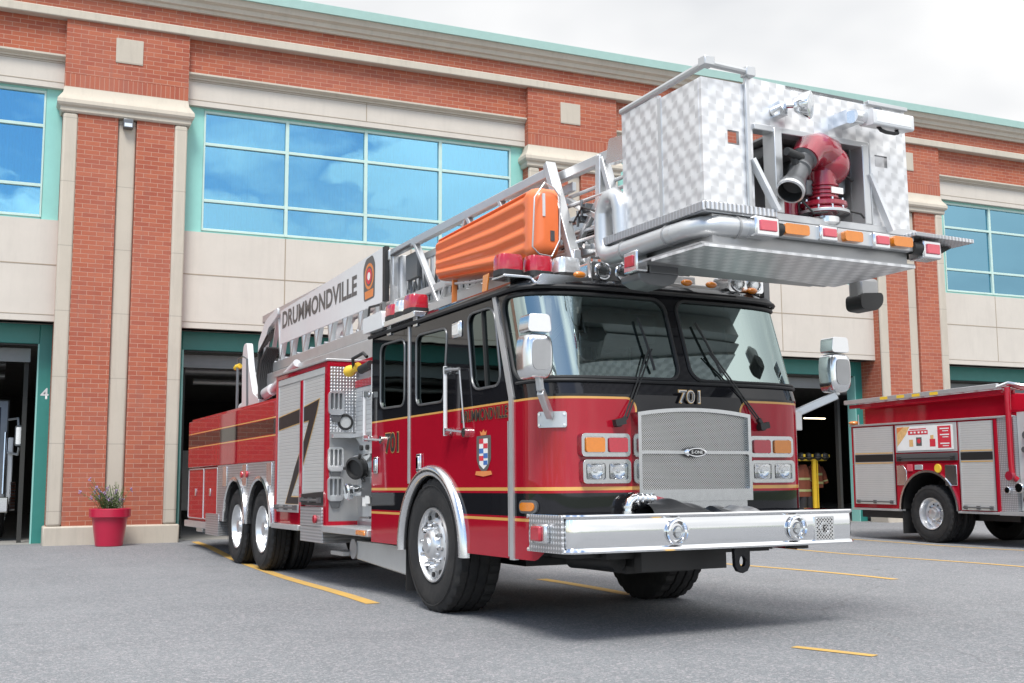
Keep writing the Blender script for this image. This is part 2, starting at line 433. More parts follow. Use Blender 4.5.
def mesh_mat(name, axes, pitch=.016, metal=(.75,.75,.74)):
    """punched metal screen"""
    m, nt, b = newmat(name); x, y, z = sepxyz(nt, coords(nt)); d = {'x': x, 'y': y, 'z': z}
    k = 2*PI/pitch
    h = MATH(nt, 'MULTIPLY', MATH(nt, 'SINE', MATH(nt, 'MULTIPLY', MATH(nt, 'ADD', d[axes[0]], d[axes[1]]), k*.5)),
             MATH(nt, 'SINE', MATH(nt, 'MULTIPLY', MATH(nt, 'SUBTRACT', d[axes[0]], d[axes[1]]), k*.5)))
    f = RAMP(nt, MATH(nt, 'ABSOLUTE', h), [(.38, 0.), (.52, 1.)])
    L(nt, MIXC(nt, f, metal, (.02,.02,.02)), b.inputs['Base Color'])
    L(nt, MATH(nt, 'SUBTRACT', 1., f), b.inputs['Metallic']); b.inputs['Roughness'].default_value = .35
    BUMP(nt, MATH(nt, 'SUBTRACT', 1., f), .6, .004, b)
    return m

M = dict(
    brick=brick_mat('red_brick'), soldier=brick_mat('soldier_brick', True),
    stone=stone_mat('cast_stone', (.52,.465,.385), .35, 1.22), stone2=stone_mat('ledge_stone', (.55,.495,.41), .35),
    panel=stone_mat('precast_panel', (.60,.55,.485), .18), joint=plain('panel_joint', (.34,.28,.21), .9),
    teal=plain('pale_teal_metal', (.27,.58,.52), .45, var=.08), teald=plain('shaded_teal_metal', (.03,.21,.18), .4, var=.12),  # the deeper teal carries the shade of the recessed door head
    coping=plain('verdigris_coping', (.36,.54,.49), .5, var=.1),
    mull=plain('pale_green_mullion', (.50,.66,.60), .4), pane=glass_mat('blue_reflective_glass', (.30,.70,.80), .42, (.38,.77,1.0)),
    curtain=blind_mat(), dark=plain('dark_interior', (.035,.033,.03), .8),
    concrete=plain('bay_concrete', (.30,.29,.27), .7, var=.25, vs=2), lightdoor=plain('sectional_door', (.20,.21,.21), .5),
    asphalt=asphalt_mat(), line=line_mat(),
    cab=cab_paint(), body=body_paint(), red=plain('fire_red_paint', RED, .45, coat=.85, var=.06, spec=0),
    black=plain('gloss_black_paint', BLACKP, .45, coat=.85, spec=0), rubber=plain('black_rubber', (.018,.018,.019), .62, var=.3, vs=9),
    tyre=plain('tyre_rubber', (.013,.013,.0135), .75, var=.35, vs=14, grime=.12), blackm=plain('black_matt', (.02,.02,.02), .5),
    chrome=plain('chrome', (.86,.87,.88), .07, 1, var=.04), chromes=plain('satin_chrome', (.80,.81,.82), .2, 1, var=.08),
    alu=plain('mill_aluminium', (.60,.61,.615), .36, .7, var=.14, vs=5), alud=plain('grey_aluminium', (.42,.42,.42), .42, .7, var=.2),
    white=plain('white_enamel', (.64,.65,.655), .3, coat=.3, var=.05), silver=plain('silver_paint', (.55,.56,.55), .4, .3, var=.1, grime=.15),
    dia=diamond_mat('tread_plate_side', 1., 'yz'), diaf=diamond_mat('tread_plate_front', 1., 'xz'), diat=diamond_mat('tread_plate_top', 1., 'xy'),
    swl=swirl_mat('swirled_aluminium_side', 'yz'), swf=swirl_mat('swirled_aluminium_front', 'xz'), swt=swirl_mat('swirled_aluminium_floor', 'xy'),
    slat=slat_mat('rollup_slats'), lou=slat_mat('louvred_aluminium', (.62,.63,.63), .055), screen=mesh_mat('grille_screen', 'xz', .018, (.58,.58,.57)),
    wglass=glass_mat('windshield_glass', (.42,.50,.50), .36, (.82,1.0,.97)), sglass=glass_mat('door_glass', (.16,.20,.19), .10, (.75,.9,.88)),
    inter=plain('cab_trim', (.03,.03,.032), .7), seat=plain('seat_cloth', (.06,.065,.07), .85), headrest=plain('pale_vinyl', (.40,.42,.36), .6),
    amber=plain('amber_lens', (.66,.20,.01), .15, coat=1, var=.15, vs=40), redlens=plain('red_lens', (.44,.012,.03), .14, coat=1, var=.2, vs=40),
    pinklens=plain('faded_red_lens', (.62,.09,.12), .2, coat=.6, var=.15, vs=30), clear=plain('clear_lens', (.80,.82,.83), .08, .55, coat=1, var=.25, vs=50),
    orange=plain('orange_plastic', (.84,.19,.055), .38, var=.08, coat=.25), orangered=plain('faded_orange', (.68,.22,.06), .5),
    gold=plain('gold_leaf', (.72,.45,.16), .35, .3), ink=plain('black_lettering', (.015,.015,.015), .4), inkg=plain('charcoal_lettering', (.10,.095,.09), .45),
    paper=plain('white_vinyl', (.80,.79,.76), .4), blue=plain('blue_enamel', (.05,.15,.42), .4), yellow=plain('yellow_plastic', (.80,.52,.04), .4),
    brass=plain('brass', (.62,.44,.16), .25, 1), canred=plain('deep_red_enamel', (.30,.012,.03), .2, coat=1, var=.1),
    gun=plain('gunmetal', (.16,.165,.17), .35, .6), potred=plain('red_plastic_pot', (.45,.010,.045), .33, coat=.3, var=.06),
    soil=plain('potting_soil', (.05,.035,.022), .95), leaf=plain('grey_green_leaf', (.10,.16,.05), .6, var=.4), lilac=plain('lilac_petals', (.36,.25,.44), .7),
    coat=plain('tan_turnout_cloth', (.22,.06,.03), .85, var=.3), reflect=plain('silver_lime_tape', (.40,.41,.17), .4), darkcloth=plain('dark_cloth', (.03,.028,.03), .9),
    foliage=plain('treeline_leaves', (.055,.10,.035), .7, var=.5, vs=.6), grass=plain('lawn', (.09,.15,.04), .9, var=.3, vs=.3),
    tube=plain('fluorescent_tube', (1.,.86,.6), .5, emit=2.2), skin=plain('poster_food', (.75,.45,.18), .5, var=.4, vs=20), posterred=plain('poster_red', (.62,.03,.05), .45),
    tarp=plain('black_vinyl_tarp', (.02,.021,.023), .38, var=.3),
)
# ------------------------------------------------------------------ camera, sky, sun
cam = bpy.data.cameras.new('Camera'); camo = bpy.data.objects.new('Camera', cam); COL.objects.link(camo)
pi_, ro_, ya_ = R(6.82), R(-.3), R(24.08)
Fv = Vector((math.sin(ya_)*math.cos(pi_), math.cos(ya_)*math.cos(pi_), math.sin(pi_)))
Rv = Vector((math.cos(ya_), -math.sin(ya_), 0)); Uv = Rv.cross(Fv)
R2 = Rv*math.cos(ro_) + Uv*math.sin(ro_); U2 = Uv*math.cos(ro_) - Rv*math.sin(ro_)
mt = Matrix((R2, U2, -Fv)).transposed().to_4x4(); mt.translation = (0, 0, 1.2)
camo.matrix_world = mt
cam.sensor_width = 36; cam.lens = 1125.2/1024*36; cam.clip_end = 2000; cam.clip_start = .05
scene.camera = camo

w = bpy.data.worlds.new('World'); scene.world = w; w.use_nodes = True
nt = w.node_tree; bg = nt.nodes['Background']; bg.inputs['Strength'].default_value = .1
SUN = Vector((-.27, -.47, .84)).normalized()
el = math.asin(SUN.z); az = math.atan2(SUN.x, SUN.y)
sky = nt.nodes.new('ShaderNodeTexSky'); sky.sky_type = 'NISHITA'; sky.sun_disc = False
sky.sun_elevation = el; sky.sun_rotation = az; sky.air_density = 1.2; sky.dust_density = .6; sky.ozone_density = 3
gx, gy, gz_ = sepxyz(nt, coords(nt, 'Generated'))
den = MATH(nt, 'ADD', MATH(nt, 'MAXIMUM', gz_, 0.), .22)
pv = comb(nt, MATH(nt, 'DIVIDE', gx, den), MATH(nt, 'DIVIDE', gy, den))
cn = NOISE(nt, pv, 1.15, 9, .58)
cover = RAMP(nt, MATH(nt, 'MULTIPLY_ADD', MATH(nt, 'SUBTRACT', MATH(nt, 'ADD', gy, MATH(nt, 'MULTIPLY', gx, .75)), MATH(nt, 'MULTIPLY', gz_, .35)), .5, .5), [(.12, -.0), (.62, 1.)])
bt = MATH(nt, 'ADD', MATH(nt, 'SUBTRACT', gz_, MATH(nt, 'MULTIPLY', gx, .35)), MATH(nt, 'MULTIPLY', MATH(nt, 'SUBTRACT', cn, .5), 1.1))
bank = RAMP(nt, bt, [(.12, 1.), (.20, 0.)])
cover = MATH(nt, 'MAXIMUM', cover, MATH(nt, 'MULTIPLY', bank, .75))
mask = RAMP(nt, MATH(nt, 'ADD', cn, MATH(nt, 'MULTIPLY', cover, .36)), [(.49, 0.), (.62, 1.)])
shade = NOISE(nt, pv, 1.5, 4, .5)
cl = MIXC(nt, RAMP(nt, shade, [(.40, 0.), (.62, 1.)]), (4.75, 4.85, 5.0), (6.2, 6.2, 6.2))
skyc = MIXC(nt, 1.0, sky.outputs[0], (1.0, 1.0, 1.0), 'MULTIPLY')
# the thin overcast is brightest round the hidden sun
sd_ = MATH(nt, 'MAXIMUM', MATH(nt, 'ADD', MATH(nt, 'ADD', MATH(nt, 'MULTIPLY', gx, SUN.x), MATH(nt, 'MULTIPLY', gy, SUN.y)), MATH(nt, 'MULTIPLY', gz_, SUN.z)), 0.)
gl_ = MATH(nt, 'MULTIPLY_ADD', MATH(nt, 'POWER', sd_, 1.6), 1.7, 1.)
vm = nt.nodes.new('ShaderNodeVectorMath'); vm.operation = 'SCALE'; L(nt, cl, vm.inputs[0]); L(nt, gl_, vm.inputs['Scale'])
L(nt, MIXC(nt, mask, skyc, vm.outputs[0]), bg.inputs['Color'])
sl = bpy.data.lights.new('Sun', 'SUN'); so = bpy.data.objects.new('Sun', sl); COL.objects.link(so)
sl.energy = 2.2; sl.angle = R(20); sl.color = (1., .96, .90)
so.rotation_euler = SUN.to_track_quat('Z', 'Y').to_euler(); so.location = SUN*60

vs = scene.view_settings; vs.view_transform = 'Standard'; vs.look = 'None'; vs.exposure = .78; vs.gamma = 1
vs.use_curve_mapping = False
scene.cycles.max_bounces = 8; scene.cycles.transparent_max_bounces = 12; scene.cycles.use_denoising = True
scene.cycles.sample_clamp_indirect = 6

# ------------------------------------------------------------------ ground
def sstep(a, b, t):
    t = max(0, min(1, (t-a)/(b-a))); return t*t*(3-2*t)
def gz(y): return -.06*(sstep(10.5, 15.2, y) - sstep(17.5, 21., y))
ys = [-62, -45, -24, -15, -8, -3] + [i*.5 for i in range(0, 47)] + [24, 30, 45]
xs = [-80, -40, -20, -10, -5, 0, 5, 10, 15, 20, 30, 45, 80]
g = G(); n = len(xs)
for y in ys:
    for x in xs: g.v.append((x, y, gz(y)))
for j in range(len(ys)-1):
    for i in range(n-1): g.f.append((j*n+i, j*n+i+1, (j+1)*n+i+1, (j+1)*n+i)); g.m.append(0)
setp(obj('pavement', g, M['asphalt']), kind='structure')
g = G().prism([(-400,-400),(400,-400),(400,400),(-400,400)], 'z', -.6, -.45)
setp(obj('ground', g, M['grass']), kind='structure')
g = G().box(-80,-110,-.3, 80,-62,.02)
setp(obj('lawn', g, M['grass']), kind='structure')
def pline(pts, wd, name='painted_line'):
    g = G(); (x0,y0),(x1,y1) = pts; n = max(2, int(abs(y1-y0)/.4)); d = Vector((x1-x0, y1-y0)).normalized(); q = Vector((-d.y, d.x))*wd/2
    vs_ = []
    for i in range(n+1):
        t = i/n; x = x0+(x1-x0)*t; y = y0+(y1-y0)*t
        vs_ += [(x+q.x, y+q.y, gz(y+q.y)+.004), (x-q.x, y-q.y, gz(y-q.y)+.004)]
    g.add(vs_, [(2*i, 2*i+1, 2*i+3, 2*i+2) for i in range(n)])
    o = obj(name, g, M['line']); setp(o, kind='structure'); return o
pline([(3.30, 22.1), (3.24, 10.52)], .14)
pline([(5.86, 12.3), (5.82, 10.1)], .15)
pline([(9.05, 22.1), (9.36, 10.2)], .11)
pline([(12.55, 22.0), (12.05, 10.5)], .10)
pline([(15.15, 22.0), (15.1, 10.5)], .10)
pline([(5.09, 6.58), (5.32, 6.02)], .09)

# ------------------------------------------------------------------ fire station
ST = thing('fire_station', 'long red brick fire station with cream stone piers, blue windows and open bays', 'fire station', (11.5, 22.1, 0))
def part(name, g, m, parent=None, **k):
    o = obj(name, g, m, parent or ST, **k)
    if parent is None: o.location = (-11.5, -22.1, 0)
    return o
PL = [-8.94, .68, 10.30, 20.14, 29.8]; PW = 2.26; YF = 22.1
X0, X1 = PL[0]-.3, PL[-1]+PW+.3
BAYS = [(PL[i]+PW, PL[i+1]) for i in range(4)]
# upper brickwork
g = G()
for a, b in BAYS: g.box(a, 22.22, 9.17, b, 23.2, 9.86)
for p in PL: g.box(p, 22.10, 8.80, p+PW, 23.2, 9.86)
g.box(X0, 22.13, 10.035, X1, 23.2, 10.37)
part('brick_wall', g, M['brick'])
for p in PL: part('soldier_course', G().box(p, 22.10, 8.54, p+PW, 23.2, 8.797), M['soldier'])
g = G().box(X0-.05, 22.03, 9.86, X1+.05, 23.2, 10.035)
part('stone_band', g, M['stone2'], bevel=.02)
prof = [(22.13,10.37),(22.06,10.37),(22.04,10.43),(21.99,10.45),(21.97,10.53),(21.90,10.57),(21.88,10.66),(21.86,10.68),(23.2,10.68),(23.2,10.37)]
part('cornice', G().prism(prof, 'x', X0-.1, X1+.1), M['stone2'])
part('roof_coping', G().prism([(21.82,10.683),(21.80,10.86),(21.83,10.875),(23.3,10.95),(23.3,10.683)], 'x', X0-.15, X1+.15), M['coping'])
part('roof', G().box(X0, 23.2, 10.0, X1, 44, 10.6), M['alud'])
# name stone squares
for x in (1.57, 11.11, 21.0, 30.7, -8.0): part('stone_block', G().box(x, 22.085, 9.13, x+.5, 22.2, 9.62), M['stone'], bevel=.006)
# piers
def make_pier():
    W = PW
    g = G()
    g.box(.26, 0, .34, .98, .76, 8.03); g.box(1.32, 0, .34, 2.02, .76, 8.03)
    g.box(0, .06, .34, .24, .76, 8.03); g.box(2.04, .06, .34, W, .76, 8.03)
    p = part('pier', g, M['brick'])
    g = G(); g.box(-.004, -.035, .34, .258, .056, 8.03); g.box(2.022, -.035, .34, W+.004, .056, 8.03); g.box(.982, .05, .34, 1.318, .3, 8.03)
    obj('stone_strip', g, M['stone'], p, bevel=.045, seg=3)
    g = G().box(-.05, -.055, -.05, W+.06, .6, .34)
    obj('plinth', g, M['stone'], p, bevel=.03)
    pr = [(.5,8.03),(-.035,8.03),(-.06,8.06),(-.06,8.13),(-.10,8.16),(-.12,8.20),(-.115,8.27),(-.07,8.34),(-.02,8.42),(0,8.54),(.5,8.54)]
    rings = []
    # capital returns round both ends
    for y, z in pr:
        e = -y if y < .4 else .0
        rings.append((y, z, e))
    vs_ = []; fs = []
    for y, z, e in rings:
        vs_ += [(-e if y < .4 else 0, .5, z), (-e if y < .4 else 0, y, z), (W+e, y, z), (W+e, .5, z)]
    for i in range(len(rings)-1):
        for k in range(3): fs.append((4*i+k, 4*i+k+1, 4*i+k+5, 4*i+k+4))
    g = G().add(vs_, fs)
    obj('capital', g, M['stone2'], p, smooth=25)
    return p
pier = make_pier()
for i, x in enumerate(PL):
    p = pier if i == 0 else copy_tree(pier, ST)
    p.location = (x-11.5, 0, 0)
# bays
for bi, (a, b) in enumerate(BAYS):
    xs_ = [a+2.02, a+4.7]
    g = G().box(a, 22.29, 8.54, b, 22.75, 9.08)
    fp = part('fascia_panel', g, M['panel'])
    g = G().prism([(22.33,9.06),(22.25,9.06),(22.245,9.09),(22.20,9.11),(22.17,9.135),(22.17,9.17),(22.215,9.18),(22.5,9.18)], 'x', a, b)
    obj('ledge', g, M['stone2'], fp)
    g = G().box((a+b)/2-.008, 22.286, 8.66, (a+b)/2+.008, 22.30, 9.05); g.box(a, 22.285, 8.648, b, 22.30, 8.66)
    g.box(a, 22.285, 9.02, b, 22.30, 9.03)
    obj('joint', g, M['joint'], fp)
    g = G().box(a, 22.33, 4.09, b, 22.75, 6.0)
    sp = part('spandrel_panel', g, M['panel'])
    g = G()
    for x in xs_: g.box(x-.01, 22.326, 4.22, x+.01, 22.34, 6.0)
    g.box(a, 22.3255, 5.14, b, 22.34, 5.16); g.box(a, 22.3255, 4.205, b, 22.34, 4.217)
    obj('joint', g, M['joint'], sp)
    # window
    x0, x1 = a+.36, b-.30; z0, z1 = 6.03, 8.52
    g = G(); g.box(a, 22.40, 6.0, x0, 22.75, 8.55); g.box(x1, 22.40, 6.0, b, 22.75, 8.55)
    g.box(x0, 22.41, 8.49, x1, 22.75, 8.55); g.box(x0, 22.41, 6.0, x1, 22.75, 6.05)
    wf = part('window', g, M['teal'], bevel=.008)
    g = G(); cw = (x1-x0)/4
    for k in range(5):
        x = x0 + cw*k
        g.box(max(x0, x-.035), 22.385, 6.05, min(x1, x+.035), 22.50, 8.49)
    for z in (6.66, 7.81): g.box(x0+.03, 22.392, z-.03, x1-.03, 22.49, z+.03)
    g.box(x0+.03, 22.392, 6.05, x1-.03, 22.49, 6.10); g.box(x0+.03, 22.392, 8.44, x1-.03, 22.49, 8.49)
    obj('mullion', g, M['mull'], wf, bevel=.006)
    obj('pane', G().box(x0, 22.44, 6.05, x1, 22.452, 8.49), M['pane'], wf)
    rnd = random.Random(bi+3); g = G(); nn = 420
    ph = [rnd.uniform(0, 6) for _ in range(4)]
    pts = []
    for k in range(nn+1):
        x = x0 + (x1-x0)*k/nn; u = x*1.0
        pts.append((x, 22.72 + .035*math.sin(u*38+2*math.sin(u*2.1+ph[0])) + .05*math.sin(u*3.3+ph[1])))
    vs_ = [(x, y, 6.02) for x, y in pts] + [(x, y, 8.52) for x, y in pts]
    g.add(vs_, [(k, k+1, nn+1+k+1, nn+1+k) for k in range(nn)])
    obj('curtain', g, M['curtain'], wf, smooth=60)
    # reveals beside the bay door, frame and head
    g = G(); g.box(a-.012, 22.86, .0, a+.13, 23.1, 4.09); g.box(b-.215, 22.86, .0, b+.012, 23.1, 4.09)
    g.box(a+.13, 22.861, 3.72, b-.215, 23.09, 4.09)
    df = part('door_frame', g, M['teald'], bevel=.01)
    each('edge_trim', [(a+.13, 22.861, 0, a+.16, 23.16, 3.72), (b-.24, 22.861, 0, b-.215, 23.16, 3.72)], M['teal'], df)
    g = G(); g.box(a+.16, 22.92, 3.69, b-.24, 22.95, 3.718)
    obj('weather_strip', g, M['blackm'], df)
    # raised sectional door, lying back under the ceiling
    g = G()
    for k in range(5):
        g.box(a+.2, 23.25+k*.55, 3.60+.04*k, b-.36, 23.78+k*.55, 3.66+.04*k)
    g.box(a+.2, 23.19, 3.40, b-.36, 23.24, 3.66); g.box(a+.2, 23.185, 3.52, b-.36, 23.2, 3.54)
    part('overhead_door', g, M['lightdoor'])
part('soffit', G().box(X0, 22.45, 3.99+.1, X1, 44, 4.35), M['concrete'])
for (a, b) in []: pass
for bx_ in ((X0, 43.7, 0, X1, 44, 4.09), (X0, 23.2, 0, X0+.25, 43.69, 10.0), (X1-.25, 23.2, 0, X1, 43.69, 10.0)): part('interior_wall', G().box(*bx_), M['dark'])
part('dark_backing', G().box(X0+.3, 23.1, 5.9, X1-.3, 23.2, 8.6), M['dark'])  # flat dark sheet standing in for the unlit room behind the windows
# columns and ducts inside
for p in PL: part('interior_column', G().box(p+.8, 28, 0, p+1.4, 28.5, 4.1), M['alud'])
for (a, b) in BAYS:
    part('ceiling_pipe', G().cyl((a+.8, 26, 3.35), (b-.8, 26, 3.35), .07), M['alud']); part('ceiling_duct', G().cyl((a+.8, 27.6, 3.75), (b-.8, 27.6, 3.75), .12), M['alud'])
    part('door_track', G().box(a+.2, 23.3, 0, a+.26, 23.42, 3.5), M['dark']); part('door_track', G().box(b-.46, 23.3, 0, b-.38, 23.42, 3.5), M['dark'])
    part('back_panel', G().box(a+1.2, 43.2, 0, b-1.2, 43.68, 2.2), M['alud'])
setp(obj('bay_floor', G().box(X0, 22.75, -.05, X1, 44, .006), M['concrete']), kind='structure')
# number on the frame of the left hand bay
a, b = BAYS[0]
text('door_number', '4', M['white'], ST, (b-.165-11.5, 22.86-22.1, 2.68), (1,0,0), (0,0,1), .21, off=.01)
# small flood light at the head of the first pier's groove
g = G().box(1.745, 22.0, 7.84, 1.925, 22.15, 8.02); g.box(1.80, 22.1, 7.95, 1.87, 22.2, 8.0)
fl = part('flood_light', g, M['gun'], bevel=.012)
obj('lamp_glass', G().box(1.765, 21.992, 7.86, 1.905, 21.999, 7.93), M['clear'], fl)
# fluorescent tube in the second bay, lit
o_light = obj('bay_light', G().cyl((20.75,26,2.80),(21.5,26,2.80), .02), M['tube'])
# ------------------------------------------------------------------ ladder truck
T = thing('fire_truck', 'big red aerial platform fire truck numbered 701 with its basket raised over the cab', 'fire truck', (3.532, 9.485, 0), (-.008, 0, R(3)))
def tp(name, g, m, parent=None, **k): return obj(name, g, m, parent or T, **k)
# --- plan of the cab front: a flattened arc from corner strip to corner strip
_arc = []
for k in range(401):
    th = PI - PI*k/400; e = 2/4.4
    cx_, sx_ = math.cos(th), math.sin(th)
    _arc.append((1.275 + 1.275*math.copysign(abs(cx_)**e, cx_), -1.45 - .6*abs(sx_)**e))
_cum = [0]
for k in range(400): _cum.append(_cum[-1] + math.dist(_arc[k], _arc[k+1]))
ALEN = _cum[-1]
def arc(d, off=0.0):
    d = max(0, min(ALEN, d)); lo, hi = 0, 400
    while hi-lo > 1:
        mid = (lo+hi)//2
        if _cum[mid] <= d: lo = mid
        else: hi = mid
    t = (d-_cum[lo])/max(1e-9, _cum[hi]-_cum[lo]); a, b = _arc[lo], _arc[hi]
    tx, ty = b[0]-a[0], b[1]-a[1]; l = math.hypot(tx, ty) or 1
    return (a[0]+tx*t + ty/l*off, a[1]+ty*t - tx/l*off)
def rake(z): return .29*max(0, z-1.80)/.86
def cabpt(d, z, off=0.0):
    x, y = arc(d, off); return (x, y + rake(z), z)
def d_at_x(x):
    lo, hi = 0, ALEN
    for _ in range(40):
        m_ = (lo+hi)/2
        if arc(m_)[0] < x: lo = m_
        else: hi = m_
    return lo
ZR = 2.66
# front skin, lower half
NA = 90
zlow = lambda u: .555 + .11*sstep(.30, .48, min(u, 1-u)*ALEN)
g = G().grid(lambda u, v: cabpt(u*ALEN, zlow(u) + v*(1.80-zlow(u))), NA, 10)
cabf = tp('cab_front', g, M['cab'], smooth=60)
# upper skin with the two windscreen openings
dL0, dL1 = .10, d_at_x(1.20); dR0, dR1 = d_at_x(1.32), ALEN-.10
zw0, zw1 = 1.935, 2.605
def in_rr(d, z, d0, d1, r=.11):
    cx0, w_, h_ = (d0+d1)/2, (d1-d0)/2, (zw1-zw0)/2
    qx = abs(d-cx0)-w_+r; qy = abs(z-(zw0+zw1)/2)-h_+r
    return min(max(qx, qy), 0) + math.hypot(max(qx, 0), max(qy, 0)) - r < 0
nu, nv = 240, 60
g = G().grid(lambda u, v: cabpt(u*ALEN, 1.80 + v*(ZR-1.80)), nu, nv,
             keep=lambda u, v: not (in_rr(u*ALEN, 1.80+v*(ZR-1.80), dL0, dL1) or in_rr(u*ALEN, 1.80+v*(ZR-1.80), dR0, dR1)))
tp('windshield_surround', g, M['black'], smooth=60)
for d0, d1 in ((dL0, dL1), (dR0, dR1)):
    g = G().grid(lambda u, v: cabpt(d0-.02+u*(d1-d0+.04), zw0-.02+v*(zw1-zw0+.04), -.008), 60, 10)
    wsn = tp('windshield', g, M['wglass'], smooth=60)
    pts = rrect((d0+d1)/2, (zw0+zw1)/2, d1-d0+.012, zw1-zw0+.012, .115, 8); dense = []
    for i in range(len(pts)):
        a, b = pts[i], pts[(i+1) % len(pts)]; m_ = max(1, int(math.dist(a, b)/.05))
        dense += [(a[0]+(b[0]-a[0])*k/m_, a[1]+(b[1]-a[1])*k/m_) for k in range(m_)]
    g = G().tube([cabpt(d, z, .004) for d, z in dense], .015, 6, closed=True)
    obj('gasket', g, M['rubber'], wsn)
# black cowl bar beneath the glass
g = G().tube([cabpt(ALEN*k/60, 1.905, .012) for k in range(2, 59)], .013, 6)
tp('cowl_bar', g, M['rubber'])
# --- doors and sides
WC, WZ, WR = .185, .54, .755
def arch_pts(y0, y1, n=24, r=WR, z0=.555):
    a0 = math.asin((z0-WZ)/r)
    pts = [(WC + r*math.cos(a0+(PI-2*a0)*k/n), WZ + r*math.sin(a0+(PI-2*a0)*k/n)) for k in range(n+1)]
    return [p for p in pts if y0-1e-6 <= p[0] <= y1+1e-6]
win_rear = rpoly([(1.52,1.90),(.86,1.89),(.85,2.545),(1.52,2.55)], .11)
win_mid = rpoly([(.56,1.87),(-.09,1.865),(-.17,2.52),(.56,2.535)], .10)
win_frt = rpoly([(-.70,1.915),(-1.245,1.92),(-1.12,2.575),(-.59,2.575)], .13)
def front_outline():
    ap = arch_pts(-9, .70)               # rear to front over the wheel
    out = [(.70, ap and WZ + math.sqrt(WR**2-(.70-WC)**2))] + [p for p in ap if p[0] < .70]
    out += [(-1.385,.555),(-1.385,1.80),(-1.385+rake(ZR)+.03,ZR),(.70,ZR)]
    return out
def rear_outline():
    zc = WZ + math.sqrt(WR**2-(.76-WC)**2)
    out = [(1.77,.555)] + [p for p in arch_pts(.76, 9)] + [(.76, zc)] + [(.76,ZR),(1.77,ZR)]
    return out
for xs0, xs1, side in ((0, .045, 0), (2.55, 2.505, 1)):
    sg = 1 if side == 0 else -1
    g = G().prism(front_outline(), 'x', xs0, xs1, holes=[win_mid, win_frt])
    dr = tp('front_door', g, M['cab'], smooth=20)
    g = G().prism(rear_outline(), 'x', xs0, xs1, holes=[win_rear])
    dr2 = tp('crew_door', g, M['cab'], smooth=20)
    for par, hole in ((dr, win_mid), (dr, win_frt), (dr2, win_rear)):
        g = G().prism(hole, 'x', xs0+.018*sg, xs0+.024*sg); obj('window_glass', g, M['sglass'], par)
        g = G().tube([(xs0-.000*sg, p[0], p[1]) for p in hole], .011, 6, closed=True)
        
        obj('window_gasket', g, M['gun'], par)
    g = G().bar((xs0+.012*sg,-.955,1.91),(xs0+.012*sg,-.88,2.575), .02, .028, up=(1,0,0)); obj('window_divider', g, M['blackm'], dr)
    # bright trim strips: corner, door gap, rear edge
    g = G(); w_ = .026
    xa, xb = xs0-.014*sg, xs0+.03*sg
    g.add([(xa,-1.458,.545),(xa,-1.392,.545),(xa,-1.392,1.80),(xa,-1.458,1.80),(xb,-1.458,.545),(xb,-1.392,.545),(xb,-1.392,1.80),(xb,-1.458,1.80)],
          [(0,1,2,3),(4,7,6,5),(0,4,5,1),(1,5,6,2),(2,6,7,3),(3,7,4,0)])
    dy = rake(ZR)
    g.add([(xa,-1.458,1.80),(xa,-1.392,1.80),(xa,-1.392+dy,ZR),(xa,-1.458+dy,ZR),(xb,-1.458,1.80),(xb,-1.392,1.80),(xb,-1.392+dy,ZR),(xb,-1.458+dy,ZR)],
          [(0,1,2,3),(4,7,6,5),(0,4,5,1),(1,5,6,2),(2,6,7,3),(3,7,4,0)])
    tp('corner_trim', g, M['alu'])
    g = G().box(xs0-.012*sg,.708,1.14, xs0+.03*sg,.752,ZR-.01); tp('door_trim', g, M['alu'], bevel=.004)
    g = G().bar((xs0-.004*sg,-1.375,.57),(xs0-.004*sg,-1.375,1.62), .012, .02, up=(1,0,0)); tp('door_hinge', g, M['alu'])
    # polished wheel arch ring, with the liner behind
    g = G()
    for r0, r1, xa, xb in ((.665,.765,-.05,.02),):
        vs_ = []; n = 36
        a0 = R(-2); prof_ = [(r0, xb), (r0, xa+.02), (r0+.02, xa), (r1-.03, xa), (r1, xa+.03), (r1, xb)]
        rings = []
        for k in range(n+1):
            a = a0 + (PI-2*a0)*k/n
            rings.append([(xs0+px*sg, WC+r*math.cos(a), WZ+r*math.sin(a)) for r, px in prof_])
        g.loft(rings, True, True)
    tp('fender_trim', g, M['chromes'], smooth=50)
    g = G(); n = 24; rings = []
    for k in range(n+1):
        a = PI*k/n; rings.append([(xs0+.0*sg, WC+.70*math.cos(a), WZ+.70*math.sin(a)), (xs0+.75*sg, WC+.70*math.cos(a), WZ+.70*math.sin(a))])
    g.loft(rings, False, False); g.box(xs0+.75*sg, WC-.72, .5, xs0+.77*sg, WC+.72, 1.3)
    tp('wheel_well', g, M['blackm'])
# cab shell behind: floor, back wall, roof
g = G(); g.box(.05,-1.4,.56, 2.45,-.9,1.0); g.box(.05,1.0,.56,2.45,1.72,1.0); g.box(.8,-1.9,.6,1.7,1.7,1.55)
g.box(.045,1.72,.6,2.455,1.77,1.9); g.box(.045,1.72,2.52,2.455,1.77,ZR)
for xa, xb in ((.045,.35),(1.0,1.5),(2.15,2.455)): g.box(xa,1.72,1.9,xb,1.77,2.52)
tp('cab_floor', g, M['inter'])
roof = []
for k in range(61):
    x, y = arc(ALEN*k/60); roof.append((x, y + rake(ZR)))
rp = [(0,1.78)] + roof + [(2.55,1.78)]
def inset(pts, f, cy=.0): return [(1.275+(p[0]-1.275)*f, cy+(p[1]-cy)*f) for p in pts]
rings = [[(p[0], p[1], ZR-.005) for p in inset(rp, 1.012)], [(p[0], p[1], ZR+.035) for p in inset(rp, 1.012)],
         [(p[0], p[1], ZR+.075) for p in inset(rp, .985)], [(p[0], p[1], ZR+.10) for p in inset(rp, .93)]]
tp('cab_roof', G().loft(rings), M['black'], smooth=40)
